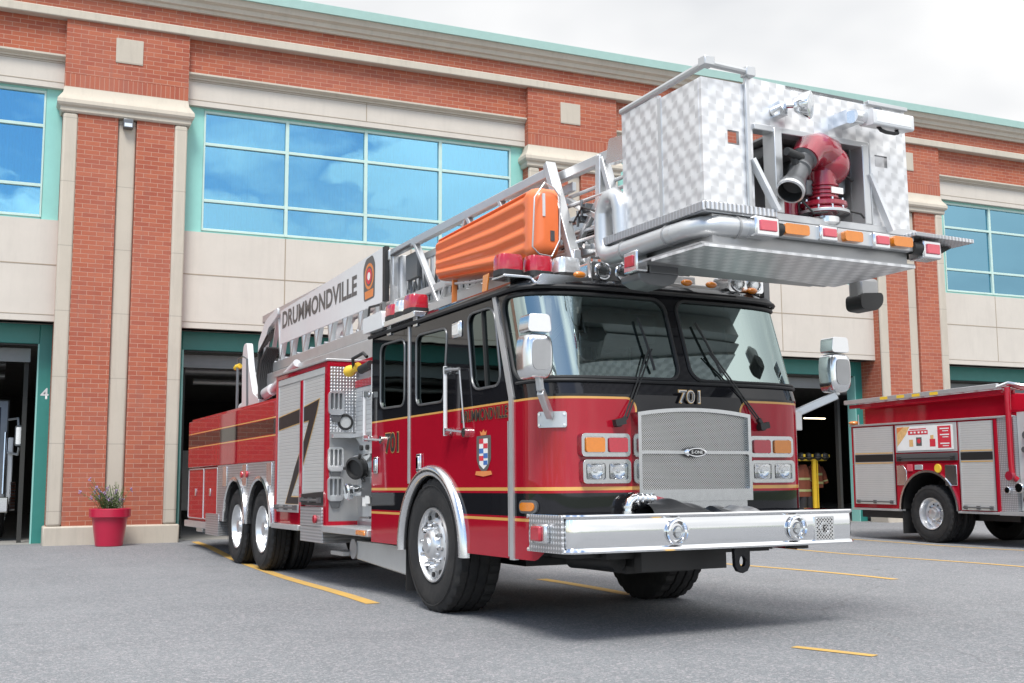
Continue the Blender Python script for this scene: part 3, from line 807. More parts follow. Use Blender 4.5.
g = G().tube([(p[0], p[1], ZR) for p in inset(rp, 1.018)], .018, 6); tp('roof_gutter', g, M['rubber'])
# cab furnishings seen through the glass
g = G()
g.prism([(-1.75,1.50),(-1.15,1.45),(-1.1,1.80),(-1.45,1.90),(-1.72,1.88)], 'x', .12, 2.38); tp('dashboard', g, M['inter'], bevel=.02)
for x, hr in ((.52, 1), (1.98, 1)):
    g = G().box(x-.25,-.78,1.15,x+.25,-.25,1.35); st = tp('seat', g, M['seat'], bevel=.05)
    obj('backrest', G().box(x-.24,-.30,1.3,x+.24,-.12,2.0), M['seat'], st, bevel=.06)
    g = G().ell((x,-.22,2.13), .10,.05,.13); obj('headrest', g, M['headrest'], st)
for x in (.6, 1.25, 1.9):
    g = G().box(x-.25,.9,1.0,x+.25,1.4,1.2); g.box(x-.24,1.35,1.2,x+.24,1.5,2.15); tp('crew_seat', g, M['seat'], bevel=.05)
c = Vector((1.92,-1.02,1.95)); ax = Vector((0,.75,.65)).normalized(); u = Vector((1,0,0)); v_ = ax.cross(u)
g = G().tube([c+u*.23*math.cos(2*PI*k/28)+v_*.23*math.sin(2*PI*k/28) for k in range(28)], .016, 6, closed=True)
for k in range(3):
    a = 2*PI*k/3+.5; g.cyl(c, c+u*.23*math.cos(a)+v_*.23*math.sin(a), .012, n=6)
g.cyl(c, c-ax*.5, .04, n=8); tp('steering_wheel', g, M['blackm'])
g = G()
for a_, b_ in (((.35,-1.2,2.62),(.75,-.6,2.1)),((.9,-.9,2.62),(.62,-.5,2.15)),((1.0,-1.0,2.6),(1.45,-.3,2.3)),((.75,-.1,2.6),(.75,-.1,1.6))): g.cyl(a_, b_, .022, n=8)
tp('grab_bar', g, M['alud'])
g = G().box(1.0,-.9,1.5,1.5,.4,1.95); g.box(.9,-1.1,2.35,1.6,-.6,2.6); g.box(1.45,-1.3,1.85,1.72,-1.05,2.12); g.box(.18,.0,1.5,.2,.3,2.3)
tp('console', g, M['inter'], bevel=.03)

# --- chassis, axles, tank
g = G(); g.box(.85,-1.8,.48,1.65,11,.72); g.box(.55,-1.9,.55,1.6,-.7,.74); g.box(.85,-1.7,.42,1.5,-1.0,.55)
g.cyl((.3,WC,.553),(2.2,WC,.553),.09); g.box(.7,-.3,.4,1.8,.6,.56)
for y in (6.25,7.68): g.cyl((.3,y,.55),(2.2,y,.55),.12)
g.box(.9,5.6,.4,1.6,8.4,.6); g.cyl((.75,-1.75,.52),(.75,-1.05,.50),.07); g.box(.80,-2.0,.455,1.60,-1.9,.65); g.box(.3,-1.8,.56,2.2,-1.5,.64)
tp('chassis', g, M['blackm'])
g = G().prism([(2.62,.53),(.98,.53),(.98,.27),(1.05,.25),(2.55,.33)], 'x', .12, .75); tp('fuel_tank', g, M['silver'], bevel=.015)
g = G().cyl((.1,2.62,.44),(.75,2.62,.44),.11); g.box(.02,2.72,.36,.3,3.15,.40); tp('exhaust_pipe', g, M['alud'])
# --- wheels
M['white_alu'] = plain('polished_rim', (.74,.75,.76), .3, .85, var=.08)
def tyre_prof(R0, W, k=1.0):
    rb = .295*k; q = .02
    return [(rb,.035),(rb+.02,.008),(rb+.07,-.006),(R0-.12,-.012),(R0-.045,.004),(R0-.012,.02),(R0,.035),(R0,W*.22),(R0-q,W*.235),(R0-q,W*.26),(R0,W*.275),(R0,W*.43),(R0-q,W*.445),(R0-q,W*.475),(R0,W*.49),
            (R0,W*.66),(R0-q,W*.675),(R0-q,W*.70),(R0,W*.715),(R0,W-.035),(R0-.012,W-.02),(R0-.045,W-.004),(R0-.12,W+.01),(rb+.05,W),(rb,W-.03)]
def make_wheel(par, x0, y, z, R0, W, deep, sgn=1, k=1.0, chrome='chromes'):
    """x0 outer side wall, sgn +1 grows towards +x"""
    ax = (sgn, 0, 0); org = (x0, y, z)
    if deep:
        rim = [(.297,.03),(.29,.005),(.275,.012),(.265,.04),(.245,.13),(.20,.155),(.13,.165),(.125,.11),(.10,.10),(.085,.03),(.05,.02),(.001,.02)]
    else:
        rim = [(.297,.03),(.292,.0),(.278,-.002),(.268,.02),(.255,.06),(.225,.055),(.20,.03),(.16,.012),(.135,.02),(.125,.02),(.115,-.02),(.095,-.038),(.062,-.04),(.055,-.062),(.001,-.062)]
    chrome = 'white_alu' if chrome == 'chromes' else chrome
    rim = [(r_*k, h_) for r_, h_ in rim]
    g = G().lathe(rim, org, ax, 40)
    rl = .168*k; xo = .016 if not deep else .16
    for q_ in range(10):
        a = 2*PI*q_/10 + .15
        p = Vector((x0+sgn*xo, y+rl*math.cos(a), z+rl*math.sin(a)))
        g.cyl(p, p-Vector((sgn*.05,0,0)), .024, .019, n=8, mi=1)
        if not deep:
            c_ = Vector((x0+sgn*.043, y+.236*k*math.cos(a+.31), z+.236*k*math.sin(a+.31))); g.cyl(c_, c_-Vector((sgn*.018,0,0)), .023, n=12, mi=2)
    wheel = obj('wheel', g, [M[chrome], M['chrome'], M['blackm']], par, smooth=45)
    def rad(j, q_):
        if j in (5,6,19,20,18): return -.020 if (q_ % 3 == 0) else 0
        if j in (7,10,11,14,15): return -.010 if ((q_ + j) % 3 == 0) else 0
        return 0
    obj('tyre', G().lathe(tyre_prof(R0, W, k), org, ax, 90, rad=rad, closed=True), M['tyre'], wheel, smooth=28)
    g = G().lathe([(R0-.075,-.013),(R0-.072,-.0155),(R0-.066,-.0155),(R0-.063,-.011)], org, ax, 60); obj('sidewall_rib', g, M['tyre'], wheel)
    return wheel
make_wheel(T, .0, WC, .590, .60, .43, False, 1, 1.13); make_wheel(T, 2.61, WC, .590, .60, .43, False, -1, 1.13)
for y in (6.22, 7.66):
    for x0, sg in ((.02, 1), (2.48, -1)):
        wh = make_wheel(T, x0, y, .54, .555, .29, True, sg, 1.1)
        g = G().lathe(tyre_prof(.555, .29), (x0+sg*.33, y, .54), (sg,0,0), 48, closed=True)
        obj('inner_tyre', g, M['tyre'], wh, smooth=28)
for y, zt in ((8.25, 1.1), (.95, .62)):
    tp('mud_flap', G().box(.06, y, .12, .62, y+.012, zt), M['rubber'])

# --- grille
M['bezel'] = plain('lamp_bezel', (.55,.56,.57), .2, 1, var=.15, vs=30)
zc0, zc1 = .985, 1.660
def arcx(x): return zc1 + .042*(1-((x-1.235)/.535)**2)
gx0, gx1, gy = .70, 1.77, -2.13
out = [(gx0,zc0),(gx1,zc0)] + [(gx1-(gx1-gx0)*k/16, arcx(gx1-(gx1-gx0)*k/16)) for k in range(17)]
cx_ = 1.235
def hole(za, zb, crown):
    if not crown: return rpoly([(gx0+.028,za),(gx1-.028,za),(gx1-.028,zb),(gx0+.028,zb)], .02)
    tops = [(gx1-.028-(gx1-gx0-.056)*k/12, arcx(gx1-.028-(gx1-gx0-.056)*k/12)-.03) for k in range(13)]
    return [(gx0+.028,za),(gx1-.028,za)] + tops
g = G().prism(out, 'y', gy-.02, -1.98, holes=[hole(1.075,1.345,False), hole(1.37,1.6,True)])
gr = tp('grille', g, M['bezel'], bevel=.006)
obj('grille_screen', G().prism([(p[0], min(p[1], 9)) for p in [(gx0+.02,1.07),(gx1-.02,1.07)] + [(gx1-.02-(gx1-gx0-.04)*k/12, arcx(gx1-.02-(gx1-gx0-.04)*k/12)-.025) for k in range(13)]], 'y', gy+.012, gy+.03), M['screen'], gr)
g = G().lathe([(.001,.012),(.8,.012),(1,.0),(1,-.01)], (0,0,0), (0,-1,0), 28)
for i, p in enumerate(g.v): g.v[i] = (1.222+p[0]*.105, gy-.026+p[1]*.9, 1.358+p[2]*.042)
bd = obj('grille_badge', g, M['chrome'], gr)
g = G().lathe([(.001,.012),(.8,.012),(1,.0)], (0,0,0), (0,-1,0), 28)
for i, p in enumerate(g.v): g.v[i] = (1.222+p[0]*.088, gy-.030+p[1]*.9, 1.358+p[2]*.031)
obj('badge_field', g, M['ink'], gr)
text('badge_lettering', 'E-ONE', M['chromes'], gr, (1.222, gy-.042, 1.347), (1,0,0), (0,0,1), .024, .105, off=.01, align='CENTER')
tp('grille_base', G().box(gx0+.02,-2.10,.93,gx1-.02,-1.9,zc0), M['bezel'])
text('unit_number', '701', M['gold'], T, (1.125, -2.075, 1.738), (1,0,.0), (0,.0,1), .112, .215, off=.035, align='LEFT', lift=.0)
text('unit_number', '701', M['paper'], T, (1.132, -2.079, 1.744), (1,0,.0), (0,.0,1), .10, .202, off=.018, align='LEFT', lift=.0)
text('unit_number', '701', M['inkg'], T, (1.142, -2.083, 1.752), (1,0,.0), (0,.0,1), .084, .182, off=-.012, align='LEFT', lift=.0)

# --- headlights
def lamp_box(x0, x1, z0, z1, lens):
    yq = -2.06
    g = G().prism(rrect((x0+x1)/2, (z0+z1)/2, x1-x0, z1-z0, .035), 'y', yq, -1.86,
                  holes=[rrect((x0+x1)/2-(x1-x0)*.235, (z0+z1)/2, (x1-x0)*.40, (z1-z0)*.68, .02), rrect((x0+x1)/2+(x1-x0)*.235, (z0+z1)/2, (x1-x0)*.40, (z1-z0)*.68, .02)])
    hb = tp('headlight', g, M['bezel'], bevel=.012)
    obj('lamp_back', G().box(x0+.012, -2.048, z0+.012, x1-.012, -1.95, z1-.012), M['bezel'], hb)
    for s_, mm in zip((-1, 1), lens):
        cx0 = (x0+x1)/2 + s_*(x1-x0)*.235; w2, h2 = (x1-x0)*.19, (z1-z0)*.31
        if mm == 'clear':
            n1 = 10
            g = G().grid(lambda u, v: (cx0+(u*2-1)*w2, yq-.004-.012*(1-(2*u-1)**4)*(1-(2*v-1)**4), (z0+z1)/2+(v*2-1)*h2), 12, 10)
            obj('lens', g, M['wglass2'], hb, smooth=60)
            g = G().lathe([(.001,.010),(.03,.008),(.05,.003),(.058,-.003)], (cx0, -2.0585, (z0+z1)/2), (0,1,0), 20)
            obj('reflector', g, M['chrome'], hb); obj('bulb', G().ell((cx0,-2.057,(z0+z1)/2), .014,.008,.014), M['clear'], hb)
        else:
            g = G().prism(rrect(cx0, (z0+z1)/2, w2*2, h2*2, .015), 'y', yq-.016, -1.96)
            obj('lens', g, M[mm], hb, bevel=.012)
M['wglass2'] = glass_mat('lamp_glass', (.85,.87,.88), .22, (1,1,1), .05)
lamp_box(.255,.685,1.325,1.50,('amber','redlens')); lamp_box(.265,.688,1.125,1.305,('clear','clear'))
lamp_box(1.825,2.275,1.325,1.495,('redlens','amber')); lamp_box(1.83,2.285,1.12,1.30,('clear','clear'))
# corner marker lamp and plate
g = G().prism(rrect(-1.70, .965, .32, .115, .05), 'x', 0, .2)
cm = []
def corner_piece(name, d0, d1, z0, z1, m, off, par=None, r=None, thick=.02):
    par = par or T
    def mp(u, v): return cabpt(d0+u*(d1-d0), z0+v*(z1-z0), off)
    rr = r or .01
    c0, h0, w2, h2 = (d0+d1)/2, (z0+z1)/2, (d1-d0)/2, (z1-z0)/2
    def pt(u, v, o):
        # a rounded patch laid on the curved skin
        zz = (v*2-1)*h2; e = max(0, abs(zz)-(h2-rr)); ww = w2-(rr-math.sqrt(max(0, rr*rr-e*e)))
        return cabpt(c0+(u*2-1)*ww, h0+zz, o)
    nu_, nv_ = 12, 10; g = G(); F_ = lambda o: [[pt(i/nu_, j/nv_, o) for i in range(nu_+1)] for j in range(nv_+1)]
    A, B = F_(off), F_(off-thick-.02)
    for Q in (A,): g.grid(lambda u, v: Q[round(v*nv_)][round(u*nu_)], nu_, nv_)
    rim = lambda Q: Q[0] + [Q[j][nu_] for j in range(1, nv_+1)] + Q[nv_][::-1][1:] + [Q[j][0] for j in range(nv_-1, 0, -1)]
    g.loft([rim(A), rim(B)], True, False)
    return obj(name, g, m, par, smooth=40)
mk = corner_piece('marker_lamp', .115, .35, .905, 1.005, M['gun'], .02, r=.045, thick=.03)
corner_piece('lens', .142, .323, .923, .987, M['amber'], .03, mk, r=.03)

# --- bumper
path = [(-.055,-1.80),(-.055,-2.27),(-.05,-2.32),(-.035,-2.35),(-.005,-2.37),(.07,-2.383),(.5,-2.39),(1.25,-2.395),(2.0,-2.39),(2.54,-2.385),(2.57,-2.36),(2.575,-2.30),(2.575,-1.80)]
def bump_ring(pf):
    rings = []
    for i, (x, y) in enumerate(path):
        a = path[max(0,i-1)]; b = path[min(len(path)-1,i+1)]; tx, ty = b[0]-a[0], b[1]-a[1]; l = math.hypot(tx, ty); nx, ny = ty/l, -tx/l
        rings.append([(x+nx*o_, y+ny*o_, z) for o_, z in pf])
    return rings
pf = [(-.03,.905),(.018,.905),(.022,.895),(.018,.882),(.0,.872),(.004,.83),(.0055,.772),(.004,.714),(0,.672),(.018,.662),(.024,.648),(.020,.635),(-.03,.635)]
bp = tp('bumper', G().loft(bump_ring(pf), False, False), M['chrome'], smooth=30)
tp('bumper_deck', G().prism([(-.05,-1.75)] + [(x*1, y+.01) for x, y in path[1:-1]] + [(2.555,-1.75)], 'z', .874, .892), M['diat'])
g = G().box(-.0,-2.2,.64,2.5,-1.8,.66); tp('bumper_frame', g, M['blackm'])
g = G().box(-.079,-1.84,.637,-.058,-2.33,.903); dp = obj('tread_plate', g, M['dia'], bp, bevel=.003)
g = G().box(-.12,-1.95,.70,-.075,-2.16,.84); ml = tp('side_marker', g, M['chromes'], bevel=.015)
obj('lens', G().box(-.14,-1.965,.715,-.115,-2.105,.825), M['redlens'], ml, bevel=.012)
for x in (.85, 1.98):
    g = G().lathe([(.072,.0),(.092,-.006),(.098,-.02),(.092,-.034),(.080,-.036),(.066,-.012),(.05,.03),(.025,.05),(.001,.055)], (x,-2.396,.768), (0,1,0), 32)
    hd = tp('fog_lamp', g, M['chrome'])
    obj('lens', G().ell((x+.012,-2.395,.765), .05,.012,.05), M['wglass2'], hd)
g = G().prism(rrect(2.265,.758,.20,.19,.01), 'y', -2.40, -2.38); sp_ = tp('siren_speaker', g, M['chromes'], bevel=.002)
g = G().prism(rrect(2.265,.758,.165,.165,.01), 'y', -2.403, -2.395); obj('speaker_grille', g, mesh_mat('punched_plate', 'xz', .03, (.8,.8,.79)), sp_)
g = G().lathe([(.038,0),(.038,.003),(.052,.003),(.052,0)], (2.265,-2.403,.758), (0,-1,0), 28, closed=True)
obj('speaker_emblem', g, M['chromes'], sp_)
text('speaker_emblem_letter', 'E', M['ink'], sp_, (2.265,-2.404,.735), (1,0,0), (0,0,1), .05, align='CENTER')
g = G().prism([(1.45,.63),(1.60,.63),(1.595,.49),(1.57,.45),(1.525,.435),(1.48,.45),(1.455,.49)], 'y', -2.30, -2.26, holes=[[(1.525+.03*math.cos(2*PI*k/12), .525+.042*math.sin(2*PI*k/12)) for k in range(12)]])
tp('tow_eye', g, M['black'], bevel=.006)
g = G().cyl((2.15,-2.2,.632),(2.15,-2.2,.60),.09); tp('air_horn', g, M['blackm'])
# hose connection on the bumper: elbow, swivel, folded black cover
g = G(); pth = [(.60,-2.14,.88),(.60,-2.14,.95),(.615,-2.14,.985),(.65,-2.14,1.01),(.70,-2.14,1.015),(.84,-2.13,1.0)]
g.tube(pth, .036, 12)
for q in ((.60,-2.14,.90),(.60,-2.14,.94)): g.cyl(q, (q[0],q[1],q[2]+.018), .046)
for x in (.67,.715,.76,.80): g.cyl((x,-2.137,1.008),(x+.02,-2.137,1.006), .048)
tp('hose_elbow', g, M['chromes'])
g = G().cyl((.83,-2.13,1.0),(.95,-2.12,.985), .036); tp('hose_end', g, M['canred'])

# --- mirrors
def mirror(xo, yo, sgn, base, arm):
    g = G()
    bx = [(-.112, 1.94), (-.118, 2.10), (-.098, 2.215), (.098, 2.215), (.118, 2.10), (.112, 1.94), (.08, 1.885), (-.08, 1.885)]
    base_ = rpoly(bx, .05, 5); rings = []
    for f, yy in ((.25,-.083),(.55,-.080),(.78,-.074),(.92,-.060),(.985,-.035),(1.0,.0),(1.0,.09)): rings.append([(xo+p[0]*f, yo+yy, 2.06+(p[1]-2.06)*f) for p in base_])
    g.loft(rings)
    mh = tp('mirror', g, M['chromes'], smooth=40)
    inn = rpoly([(p[0]*.66, 2.06+(p[1]-2.06)*.66) for p in bx], .03, 4)
    obj('mirror_panel', G().prism([(xo+p[0], p[1]) for p in inn], 'y', yo-.0865, yo-.07), M['alud'], mh, bevel=.006)
    tx = rpoly([(-.098,2.222),(-.085,2.355),(.085,2.355),(.098,2.222)], .03, 3)
    obj('mirror_cap', G().prism([(xo+p[0], p[1]) for p in tx], 'y', yo-.066, yo+.085), M['chromes'], mh, smooth=30, bevel=.02, seg=3)
    obj('mirror_glass', G().prism(rrect(xo,2.06,.17,.28,.03), 'y', yo+.088, yo+.094), M['chrome'], mh)
    g = G()
    g.bar(arm[0], arm[1], .045, .05); g.bar(arm[1], arm[2], .05, .07)
    obj('mirror_arm', g, M['alu'], mh, bevel=.008)
    return mh
ml_ = mirror(-.155,-2.12,1,None,[(-.13,-2.11,1.92),(-.11,-2.10,1.80),(.06,-1.93,1.63)])
corner_piece('mirror_plate', .365, .585, 1.545, 1.665, M['alu'], .018, ml_)
g = G()
for d in (.383,.567):
    for z in (1.565,1.645):
        p = cabpt(d, z, .018); q = cabpt(d, z, .028); g.cyl(p, q, .01, n=8)
obj('plate_bolt', g, M['chromes'], ml_)
mr_ = mirror(2.855,-1.98,-1,None,[(2.855,-1.97,1.92),(2.855,-1.97,1.86),(2.52,-1.80,1.70)])
obj('mirror_bracket', G().box(2.48,-1.86,1.56,2.56,-1.74,1.72), M['alu'], mr_, bevel=.006)

# --- wipers
def on_glass(x, z, off): return cabpt(d_at_x(x), z, off)
for pts, blade in (([(.57,1.575),(.63,1.62),(.945,2.17)], [(.955,2.00),(.90,2.43)]), ([(1.94,1.565),(1.89,1.63),(1.52,2.17)], [(1.60,2.0),(1.46,2.42)])):
    g = G()
    p = [Vector(on_glass(x, z, .05)) for x, z in pts]
    g.cyl(on_glass(*pts[0], 0), on_glass(*pts[0], .06), .028, n=12); g.bar(p[0]-Vector((.04,0,.0)), p[0]+Vector((.05,0,.02)), .05, .05)
    g.bar(p[0], p[1], .035, .03)
    for o_ in (-.014, .014):
        g.cyl(p[1]+Vector((o_,0,0)), p[2]+Vector((o_,0,0)), .007, n=6)
    wp = tp('wiper', g, M['blackm'])
    g = G(); n = 10
    g.tube([on_glass(blade[0][0]+(blade[1][0]-blade[0][0])*k/n, blade[0][1]+(blade[1][1]-blade[0][1])*k/n, .03+.012*math.sin(PI*k/n)) for k in range(n+1)], .011, 6)
    obj('wiper_blade', g, M['blackm'], wp)

# --- grab rails, handles, small side fittings
def rail(p0, p1, par=T, name='grab_rail', r=.018, standoff=.055):
    p0 = Vector(p0); p1 = Vector(p1); g = G().cyl(p0, p1, r, n=12); out = tp(name, g, M['white'])
    g = G()
    for q, s_ in ((p0.lerp(p1,.06),1),(p0.lerp(p1,.94),1)):
        g.cyl(q, q+Vector((standoff,0,0)), .02, n=10); g.cyl(q+Vector((standoff-.012,0,0)), q+Vector((standoff,0,0)), .035, n=12)
        g.box(q.x-.015, q.y-.025, q.z-.03, q.x+.03, q.y+.025, q.z+.03)
    obj('rail_bracket', g, M['chromes'], out); return out
rail((-.06,1.83,1.58),(-.06,1.83,2.10)); rail((-.06,-.26,1.55),(-.06,-.26,2.16))
g = G().cyl((-.045,-.62,1.60),(-.045,-.53,2.10), .008, n=8); g.cyl((-.05,-.26,2.13),(-.045,-.53,2.11), .012, n=8); tp('wand_antenna', g, M['alud'])
g = G()
g.lathe([(.001,-.035),(.03,-.03),(.05,-.01),(.055,0)], (-.0,-.60,1.565), (-1,0,0), 20); g.v = [(p[0], p[1], p[2]) for p in g.v]
g.cyl((0,-.60,1.565),(-.045,-.60,1.565),.04,n=16); g.cyl((-.06,-.3,1.60),(-.03,-.58,1.57),.012,n=8); tp('rail_mount', g, M['chromes'])
g = G().cyl((0,1.42,1.58),(-.04,1.42,1.58),.04,n=16); g.cyl((-.04,1.42,1.58),(-.06,1.8,1.60),.012,n=8); tp('rail_mount', g, M['chromes'])
g = G().box(-.02,-.49,2.40,.01,-.30,2.545); sl_ = tp('scene_lamp', g, M['chromes'], bevel=.015)
obj('lens', G().box(-.028,-.465,2.42,-.015,-.325,2.52), M['clear'], sl_, bevel=.008)
for y, z in ((.47,1.33),(1.62,1.33)):
    g = G().box(-.018,y-.055,z-.085,.0,y+.055,z+.085); h_ = tp('door_handle', g, M['chromes'], bevel=.012)
    obj('handle_paddle', G().box(-.03,y-.03,z-.06,-.016,y+.03,z+.06), M['chrome'], h_, bevel=.01)
# lettering on the doors
text('door_lettering', 'DRUMMONDVILLE', M['gold'], T, (-.0015,-.4655,1.6505), (0,-1,0), (0,0,1), .101, .888, off=.034)
text('door_lettering', 'DRUMMONDVILLE', M['ink'], T, (-.0035,-.467,1.652), (0,-1,0), (0,0,1), .098, .885, off=.022)
text('unit_number', '701', M['gold'], T, (-.0015,1.375,1.435), (0,-1,0), (0,0,1), .215, .38, off=.05)
text('unit_number', '701', M['ink'], T, (-.0035,1.365,1.445), (0,-1,0), (0,0,1), .197, .362, off=.034)
# city crest: crowned shield, quartered red, white and blue
def flat(poly, m, x, name, par): return obj(name, G().prism(poly, 'x', x, x-.0012), m, par, smooth=0)
sh = [(-.80,1.505),(-1.02,1.505),(-1.02,1.34),(-.98,1.275),(-.91,1.235),(-.84,1.275),(-.80,1.34)]
cr = flat(rpoly([(-.775,1.525),(-1.045,1.525),(-1.045,1.33),(-.99,1.255),(-.91,1.21),(-.83,1.255),(-.775,1.33)], .02), M['inkg'], -.0015, 'crest', T)
flat([(-.83,1.50),(-.99,1.50),(-.99,1.29),(-.91,1.25),(-.83,1.29)], M['paper'], -.003, 'crest_field', cr)
for (ya, yb, za, zb, mm) in ((-.83,-.91,1.50,1.46,'posterred'),(-.91,-.99,1.46,1.42,'posterred'),(-.83,-.91,1.42,1.38,'blue'),(-.91,-.99,1.38,1.34,'blue'),(-.83,-.91,1.36,1.32,'posterred'),(-.91,-.985,1.32,1.285,'blue')):
    flat([(ya,za),(yb,za),(yb,zb),(ya,zb)], M[mm], -.0045, 'crest_quarter', cr)
flat([(-.86,1.528),(-.96,1.528),(-.975,1.565),(-.94,1.55),(-.91,1.575),(-.88,1.55),(-.845,1.565)], M['orangered'], -.003, 'crest_crown', cr)
flat([(-.77,1.235),(-1.05,1.235),(-1.07,1.205),(-.91,1.19),(-.75,1.205)], M['orangered'], -.0045, 'crest_scroll', cr)
# ------------------------------------------------------------------ body of the ladder truck
B0, B1, B2, B3 = 3.30, 5.50, 8.90, 11.25
g = G()
g.box(.03,B0+.02,.64, 2.47,B1,2.55); g.box(.0,B1+.002,1.46, 2.5,B3,2.27); g.box(.03,B2,.55, 2.47,B3-.02,1.459)
g.box(.6,B1+.001,.75, 1.9,B2,1.459)
body = tp('body', g, M['body'], bevel=.012)
# red frame round the roll-up doors
g = G()
g.box(0,B0,.66,.031,B0+.085,2.57); g.box(0,4.275,.66,.031,4.375,2.43); g.box(0,5.41,.66,.031,B1-.002,2.57)
g.box(0,B0+.086,2.515,.031,5.409,2.57)
obj('door_surround', g, M['red'], body, bevel=.006)
obj('door_header', G().box(.004,B0+.088,2.432,.03,5.405,2.513), M['silver'], body, bevel=.006)
g = G().box(-.02,B0-.03,2.572, 2.5,B1+.02,2.60); obj('body_top', g, M['alu'], body, bevel=.006)
for ya, yb, za in ((3.388,4.272,.90),(4.378,5.407,.80)):
    rd = tp('rollup_door', G().box(.014,ya,za,.03,yb,2.43), M['slat'])
    g = G(); g.box(.006,ya,za,.03,ya+.03,2.43); g.box(.006,yb-.03,za,.03,yb,2.43); g.box(.002,ya+.03,za,.03,yb-.03,za+.10)
    obj('door_track', g, M['alu'], rd, bevel=.003)
    g = G().cyl((-.03,ya+.1,za+.06),(-.03,yb-.1,za+.06),.016,n=10)
    for q in (ya+.1, yb-.1, (ya+yb)/2): g.box(-.045,q-.03,za+.03,.003,q+.03,za+.09)
    obj('lift_bar', g, M['gun'], rd)
    # black slanting graphic edged in gold
    def graf(pl, m, x): obj('door_graphic', G().prism(pl, 'x', x, x-.001), M[m], rd, smooth=0)
    if ya < 4:
        for e_, mm, x in ((.012,'gold',.0125),(0,'ink',.0108)):
            graf([(4.24,2.09+e_),(3.62-e_*2,2.15+e_),(3.72-e_*2,2.00),(4.24,1.40-e_*2),(4.24,1.66+e_*2),(4.02+e_*2,1.92-e_),(4.24,1.91-e_)], mm, x)
    else:
        for e_, mm, x in ((.012,'gold',.0125),(0,'ink',.0108)):
            graf([(5.37,2.02+e_),(4.41,2.08+e_),(4.41,1.91-e_),(5.37,1.86-e_)], mm, x)
            graf([(4.41,1.53+e_*2),(4.60,1.36),(5.00+e_*3,.905-e_),(4.41,.905-e_),(4.41,.99+e_),(4.76-e_,.99+e_),(4.41,1.31-e_*2)], mm, x)
obj('lower_graphic', G().prism([(4.26,1.03),(3.39,1.06),(3.39,.90),(4.26,.90)], 'x', -.002, -.004), M['ink'], body, smooth=0)
g = G().box(-.03,4.30,.585,.5,B1+.03,.65); tp('body_sill', g, M['alu'], bevel=.006)
g = G().box(-.012,3.37,.47,.6,4.25,.655); g.box(-.012,3.40,.657,.02,4.26,.88); lb_ = tp('tread_plate', g, M['dia'], bevel=.005)
g = G().cyl((-.012,3.62,.74),(-.045,3.62,.74),.05,n=20); obj('marker_lens', g, M['redlens'], lb_, bevel=.01)
# fender panel with the two wheel arches
AR = .615
def fender():
    top = 1.46; ou = [(B1+.02,top),(B1+.02,.60)]
    for yc in (6.22, 7.66):
        for k in range(25):
            a = PI*k/24; p = (yc-AR*math.cos(a), max(.60,.60+AR*math.sin(a)))
            ou.append(p)
    ou += [(B2-.01,.60),(B2-.01,top)]
    return ou
fp_ = tp('fender_panel', G().prism(fender(), 'x', .0, .028), M['dia'])
for yc in (6.22, 7.66):
    n = 28; rings = []
    for k in range(n+1):
        a = PI*k/n
        rings.append([(px, yc-r*math.cos(a), .60+r*math.sin(a)) for r, px in ((AR-.005,.03),(AR-.005,-.03),(AR+.02,-.045),(AR+.055,-.03),(AR+.055,.0))])
    obj('arch_trim', G().loft(rings), M['chromes'], fp_, smooth=50)
    rings = [[(0.02, yc-AR*math.cos(PI*k/n), .60+AR*math.sin(PI*k/n)), (.75, yc-AR*math.cos(PI*k/n), .60+AR*math.sin(PI*k/n))] for k in range(n+1)]
    g = G().loft(rings, False, False); g.box(.75,yc-AR,.5,.76,yc+AR,1.25); obj('arch_liner', g, M['blackm'], fp_)
for y in (5.75, 7.1, 8.35):
    g = G().box(-.012,y-.13,1.13,.0,y+.13,1.44); obj('bright_panel', g, M['chromes'], fp_, bevel=.01)
for y in (6.95, 7.25): 
    g = G().cyl((0,y,1.30),(-.03,y,1.30),.05,n=16); obj('marker_lens', g, M['redlens'], fp_, bevel=.008)
g = G().box(-.01,8.72,.36,.5,9.65,.70); tp('tread_plate', g, M['dia'], bevel=.004)
for ya, yb in ((8.95,9.95),(9.98,11.2)):
    g = G().box(.016,ya,.60,.03,yb,1.43); cd = tp('locker_door', g, M['red'], bevel=.01)
    g = G(); pts = rrect((ya+yb)/2,1.015,yb-ya,.83,.03); g.tube([(.014,p[0],p[1]) for p in pts], .009, 6, closed=True); obj('door_edge', g, M['alu'], cd)
    g = G().box(-.0,(ya+yb)/2-.05,.98,.017,(ya+yb)/2+.05,1.10); obj('door_latch', g, M['chromes'], cd, bevel=.01)
g = G().box(.0,9.7,.44,2.5,11.45,.55); g.box(.1,10.4,.36,.4,10.9,.44); tp('rear_step', g, M['alu'], bevel=.008)

# --- pump panel between cab and body
g = G().box(.38,1.80,.60,2.1,B0+.018,2.50); pp = tp('pump_panel', g, M['alud'], bevel=.006)
g = G(); 
for y in (2.2,2.55,2.95): g.box(.374,y-.15,.72,.382,y+.15,1.6)
obj('panel_plate', g, M['silver'], pp, bevel=.004)
